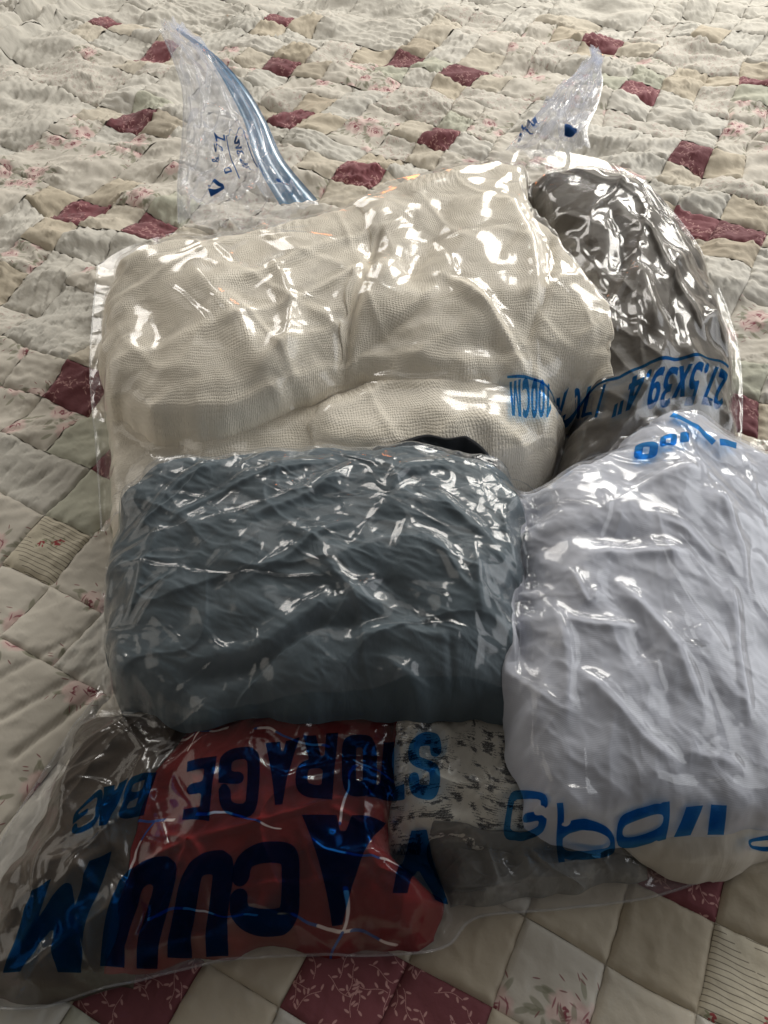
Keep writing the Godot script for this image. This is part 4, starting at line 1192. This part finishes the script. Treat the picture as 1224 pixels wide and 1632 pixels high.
	# foot left, foot right, head left, head right, each letter upside down
	for e in [["V", [Vector2(0.061,-0.187), Vector2(0.000,-0.190), Vector2(0.056,-0.138), Vector2(0.007,-0.137)]], ["A", [Vector2(0.002,-0.192), Vector2(-0.068,-0.188), Vector2(-0.027,-0.118), Vector2(-0.050,-0.115)]], ["C", [Vector2(-0.068,-0.172), Vector2(-0.121,-0.165), Vector2(-0.069,-0.110), Vector2(-0.126,-0.111)]], ["U", [Vector2(-0.118,-0.165), Vector2(-0.158,-0.160), Vector2(-0.130,-0.098), Vector2(-0.179,-0.096)]], ["U", [Vector2(-0.161,-0.161), Vector2(-0.214,-0.160), Vector2(-0.188,-0.089), Vector2(-0.228,-0.088)]], ["M", [Vector2(-0.226,-0.166), Vector2(-0.290,-0.139), Vector2(-0.244,-0.084), Vector2(-0.308,-0.084)]],
		["S", [Vector2(0.052,-0.263), Vector2(0.021,-0.255), Vector2(0.047,-0.204), Vector2(0.021,-0.209)]], ["T", [Vector2(0.016,-0.255), Vector2(-0.007,-0.253), Vector2(0.018,-0.209), Vector2(-0.014,-0.205)]], ["O", [Vector2(-0.006,-0.257), Vector2(-0.037,-0.257), Vector2(-0.006,-0.206), Vector2(-0.035,-0.203)]], ["R", [Vector2(-0.040,-0.257), Vector2(-0.073,-0.253), Vector2(-0.043,-0.200), Vector2(-0.074,-0.201)]], ["A", [Vector2(-0.072,-0.251), Vector2(-0.103,-0.246), Vector2(-0.079,-0.196), Vector2(-0.094,-0.193)]], ["G", [Vector2(-0.105,-0.243), Vector2(-0.143,-0.243), Vector2(-0.103,-0.183), Vector2(-0.135,-0.187)]], ["E", [Vector2(-0.144,-0.237), Vector2(-0.170,-0.234), Vector2(-0.143,-0.183), Vector2(-0.168,-0.187)]],
		["B", [Vector2(-0.197,-0.228), Vector2(-0.220,-0.222), Vector2(-0.203,-0.193), Vector2(-0.223,-0.185)]], ["A", [Vector2(-0.220,-0.222), Vector2(-0.244,-0.218), Vector2(-0.223,-0.183), Vector2(-0.244,-0.183)]], ["G", [Vector2(-0.245,-0.221), Vector2(-0.264,-0.199), Vector2(-0.237,-0.186), Vector2(-0.265,-0.178)]]]:
		block_letter(e[0], e[1], M.ink, bag, 0.125)

# ---------------------------------------------------------------- right bag: slate cover and lilac sheets
func bag_of_sheets() -> void:
	var drag := func(x: float, z: float, _u: float, _v: float) -> float:
		return 0.0040 * laps(n_crease, (x * 0.8 - z * 0.6) / 2.0, (z * 0.8 + x * 0.6) * 0.9, 0.45, 0.05) + 0.0032 * laps(n_crease2, (x + z * 0.4) * 0.6 + 2.0, (z - x * 0.5) * 0.8, 0.4, 0.06) + 0.005 * n_low.get_noise_2d(x * 1.6, z * 1.6) + 0.0011 * folds(n_mid, (x * 0.5 + z) * 0.5, (z - x * 0.6) * 1.3 + 3.0, 0.25)
	var soft := func(x: float, z: float, _u: float, _v: float) -> float:
		return 0.006 * n_low.get_noise_2d(x * 1.2, z * 1.2) + 0.0022 * laps(n_crease, (x + z) * 0.5 + 5.0, (z - x * 0.6) * 0.5, 0.5, 0.12) + 0.0009 * folds(n_mid, (x + z * 0.6) * 0.4, (z - x * 0.6) * 0.9, 0.3) + 0.002 * n_ridge.get_noise_2d(x * 1.5 + 3.0, z) + 0.0008 * n_mid.get_noise_2d(x, z)
	var k := thing("black_cloth", "folded black cloth edge peeking out behind the slate cover", "folded cloth", Vector3(0.07, 0, -0.6))
	part("folded_edge", bedding({"top": [Vector3(-0.016,0.120,-0.593), Vector3(0.049,0.125,-0.602), Vector3(0.091,0.125,-0.600), Vector3(0.142,0.120,-0.590)], "right": [Vector3(0.142,0.120,-0.590), Vector3(0.143,0.120,-0.584), Vector3(0.143,0.120,-0.576)], "bottom": [Vector3(-0.016,0.120,-0.584), Vector3(0.048,0.125,-0.589), Vector3(0.090,0.125,-0.587), Vector3(0.143,0.120,-0.576)], "left": [Vector3(-0.016,0.120,-0.593), Vector3(-0.016,0.120,-0.589), Vector3(-0.016,0.120,-0.584)], "nu": 120, "nv": 20, "power": 3.0}), M.black, k)
	var w := thing("pale_cloth", "pale beige cloth corner sticking out under the lilac sheets at the lower right", "folded cloth", Vector3(0.33, 0, -0.2))
	part("rounded_corner", bedding({"top": [Vector3(0.193,0.055,-0.202), Vector3(0.249,0.060,-0.211), Vector3(0.363,0.060,-0.217)], "right": [Vector3(0.363,0.060,-0.217), Vector3(0.362,0.050,-0.193), Vector3(0.353,0.035,-0.173)], "bottom": [Vector3(0.207,0.040,-0.179), Vector3(0.256,0.035,-0.161), Vector3(0.305,0.035,-0.160), Vector3(0.353,0.035,-0.173)], "left": [Vector3(0.193,0.055,-0.202), Vector3(0.195,0.050,-0.187), Vector3(0.207,0.040,-0.179)], "nu": 130, "nv": 60, "power": 5.0, "bulge": 0.01, "wrinkle": soft}), M.beige, w)
	var s := thing("slate_cover", "dark slate blue cover folded thick, left of the lilac sheets", "bed cover", Vector3(-0.05, 0, -0.42))
	part("folded_cover", bedding({"top": [Vector3(-0.296,0.100,-0.509), Vector3(-0.253,0.140,-0.558), Vector3(-0.145,0.150,-0.573), Vector3(-0.035,0.155,-0.577), Vector3(0.060,0.155,-0.572), Vector3(0.160,0.150,-0.551)], "right": [Vector3(0.160,0.150,-0.551), Vector3(0.154,0.170,-0.442), Vector3(0.141,0.165,-0.361), Vector3(0.117,0.150,-0.274)], "bottom": [Vector3(-0.265,0.090,-0.312), Vector3(-0.187,0.120,-0.266), Vector3(-0.102,0.140,-0.267), Vector3(0.015,0.150,-0.269), Vector3(0.117,0.150,-0.274)], "left": [Vector3(-0.296,0.100,-0.509), Vector3(-0.299,0.090,-0.422), Vector3(-0.285,0.090,-0.357), Vector3(-0.265,0.090,-0.312)],
		"nu": 360, "nv": 240, "power": 12.0, "power_u": 13.0, "bulge": 0.008, "crease": 0.7, "wrinkle": drag}), M.slate, s)
	var l := thing("lilac_sheets", "pale lilac grey sheets packed smooth, beside the slate cover", "bed sheets", Vector3(0.28, 0, -0.4))
	part("folded_sheets", bedding({"top": [Vector3(0.146,0.140,-0.537), Vector3(0.194,0.150,-0.555), Vector3(0.275,0.135,-0.607), Vector3(0.346,0.135,-0.651), Vector3(0.436,0.100,-0.649), Vector3(0.554,0.050,-0.621)], "right": [Vector3(0.554,0.050,-0.621), Vector3(0.505,0.050,-0.432), Vector3(0.451,0.060,-0.287), Vector3(0.393,0.070,-0.190)], "bottom": [Vector3(0.119,0.130,-0.189), Vector3(0.172,0.125,-0.171), Vector3(0.235,0.120,-0.179), Vector3(0.393,0.070,-0.190)], "left": [Vector3(0.146,0.140,-0.537), Vector3(0.131,0.160,-0.398), Vector3(0.105,0.150,-0.300), Vector3(0.119,0.130,-0.189)],
		"nu": 320, "nv": 320, "power": 11.0, "power_u": 11.0, "bulge": 0.008, "crease": 0.55, "wrinkle": soft}), M.lavender, l)
	var base := coons([Vector3(-0.330,0.040,-0.542), Vector3(-0.282,0.070,-0.619), Vector3(-0.156,0.100,-0.616), Vector3(-0.009,0.120,-0.602), Vector3(0.133,0.120,-0.586), Vector3(0.239,0.130,-0.617), Vector3(0.356,0.130,-0.686), Vector3(0.475,0.060,-0.704), Vector3(0.619,0.010,-0.679)], [Vector3(0.619,0.010,-0.679), Vector3(0.563,0.010,-0.457), Vector3(0.510,0.010,-0.308), Vector3(0.438,0.010,-0.187)], [Vector3(-0.298,0.050,-0.333), Vector3(-0.239,0.080,-0.284), Vector3(-0.191,0.090,-0.268), Vector3(-0.063,0.100,-0.277), Vector3(0.111,0.100,-0.283), Vector3(0.120,0.090,-0.187), Vector3(0.198,0.060,-0.173), Vector3(0.327,0.010,-0.163), Vector3(0.438,0.010,-0.187)], [Vector3(-0.330,0.040,-0.542), Vector3(-0.321,0.050,-0.448), Vector3(-0.307,0.050,-0.372), Vector3(-0.298,0.050,-0.333)], 600, 360)
	var crinkled := func(x: float, z: float) -> float:
		var side := smoothstep(0.1, 0.2, x)
		return (0.0013 - 0.0007 * side) * crumple2(x * 1.8 - 4.0, z * 1.8, 0.5, -0.3, side, 2.2) + (0.0046 - 0.0022 * side) * crumple2(x - 3.0, z, -0.6, 0.8, smoothstep(0.0, 0.12, x), 2.8) + cf_at(x, z)
	lay_film(base, crinkled, 4)
	var bag := thing("vacuum_storage_bag", "clear storage bag on top of the pile holding the slate cover and lilac sheets", "storage bag", Vector3(0.1, 0, -0.42))
	part("film", film_mesh(base, 600, 360), M.film, bag)
	for e in [["G", [Vector2(0.100,-0.178), Vector2(0.136,-0.179), Vector2(0.108,-0.215), Vector2(0.133,-0.201)]], ["b", [Vector2(0.150,-0.164), Vector2(0.204,-0.170), Vector2(0.140,-0.193), Vector2(0.187,-0.188)]], ["a", [Vector2(0.201,-0.173), Vector2(0.241,-0.179), Vector2(0.191,-0.189), Vector2(0.235,-0.197)]], ["l", [Vector2(0.247,-0.180), Vector2(0.261,-0.181), Vector2(0.251,-0.195), Vector2(0.265,-0.196)]], ["l", [Vector2(0.275,-0.181), Vector2(0.289,-0.181), Vector2(0.272,-0.197), Vector2(0.286,-0.197)]], ["c", [Vector2(0.318,-0.175), Vector2(0.351,-0.179), Vector2(0.312,-0.180), Vector2(0.347,-0.188)]],
		["o", [Vector2(0.297,-0.564), Vector2(0.277,-0.575), Vector2(0.290,-0.542), Vector2(0.265,-0.542)]], ["o", [Vector2(0.323,-0.583), Vector2(0.304,-0.580), Vector2(0.316,-0.561), Vector2(0.294,-0.554)]], ["#", [Vector2(0.331,-0.567), Vector2(0.322,-0.568), Vector2(0.336,-0.583), Vector2(0.326,-0.583)]], ["#", [Vector2(0.398,-0.584), Vector2(0.372,-0.575), Vector2(0.402,-0.595), Vector2(0.373,-0.584)]], ["l", [Vector2(0.362,-0.574), Vector2(0.325,-0.618), Vector2(0.368,-0.580), Vector2(0.332,-0.626)]]]:
		if e[0] in ["#", "l"]: printed("letter", "#", e[1], M.ink, bag)
		else: block_letter(e[0], e[1], M.ink, bag, 0.15)
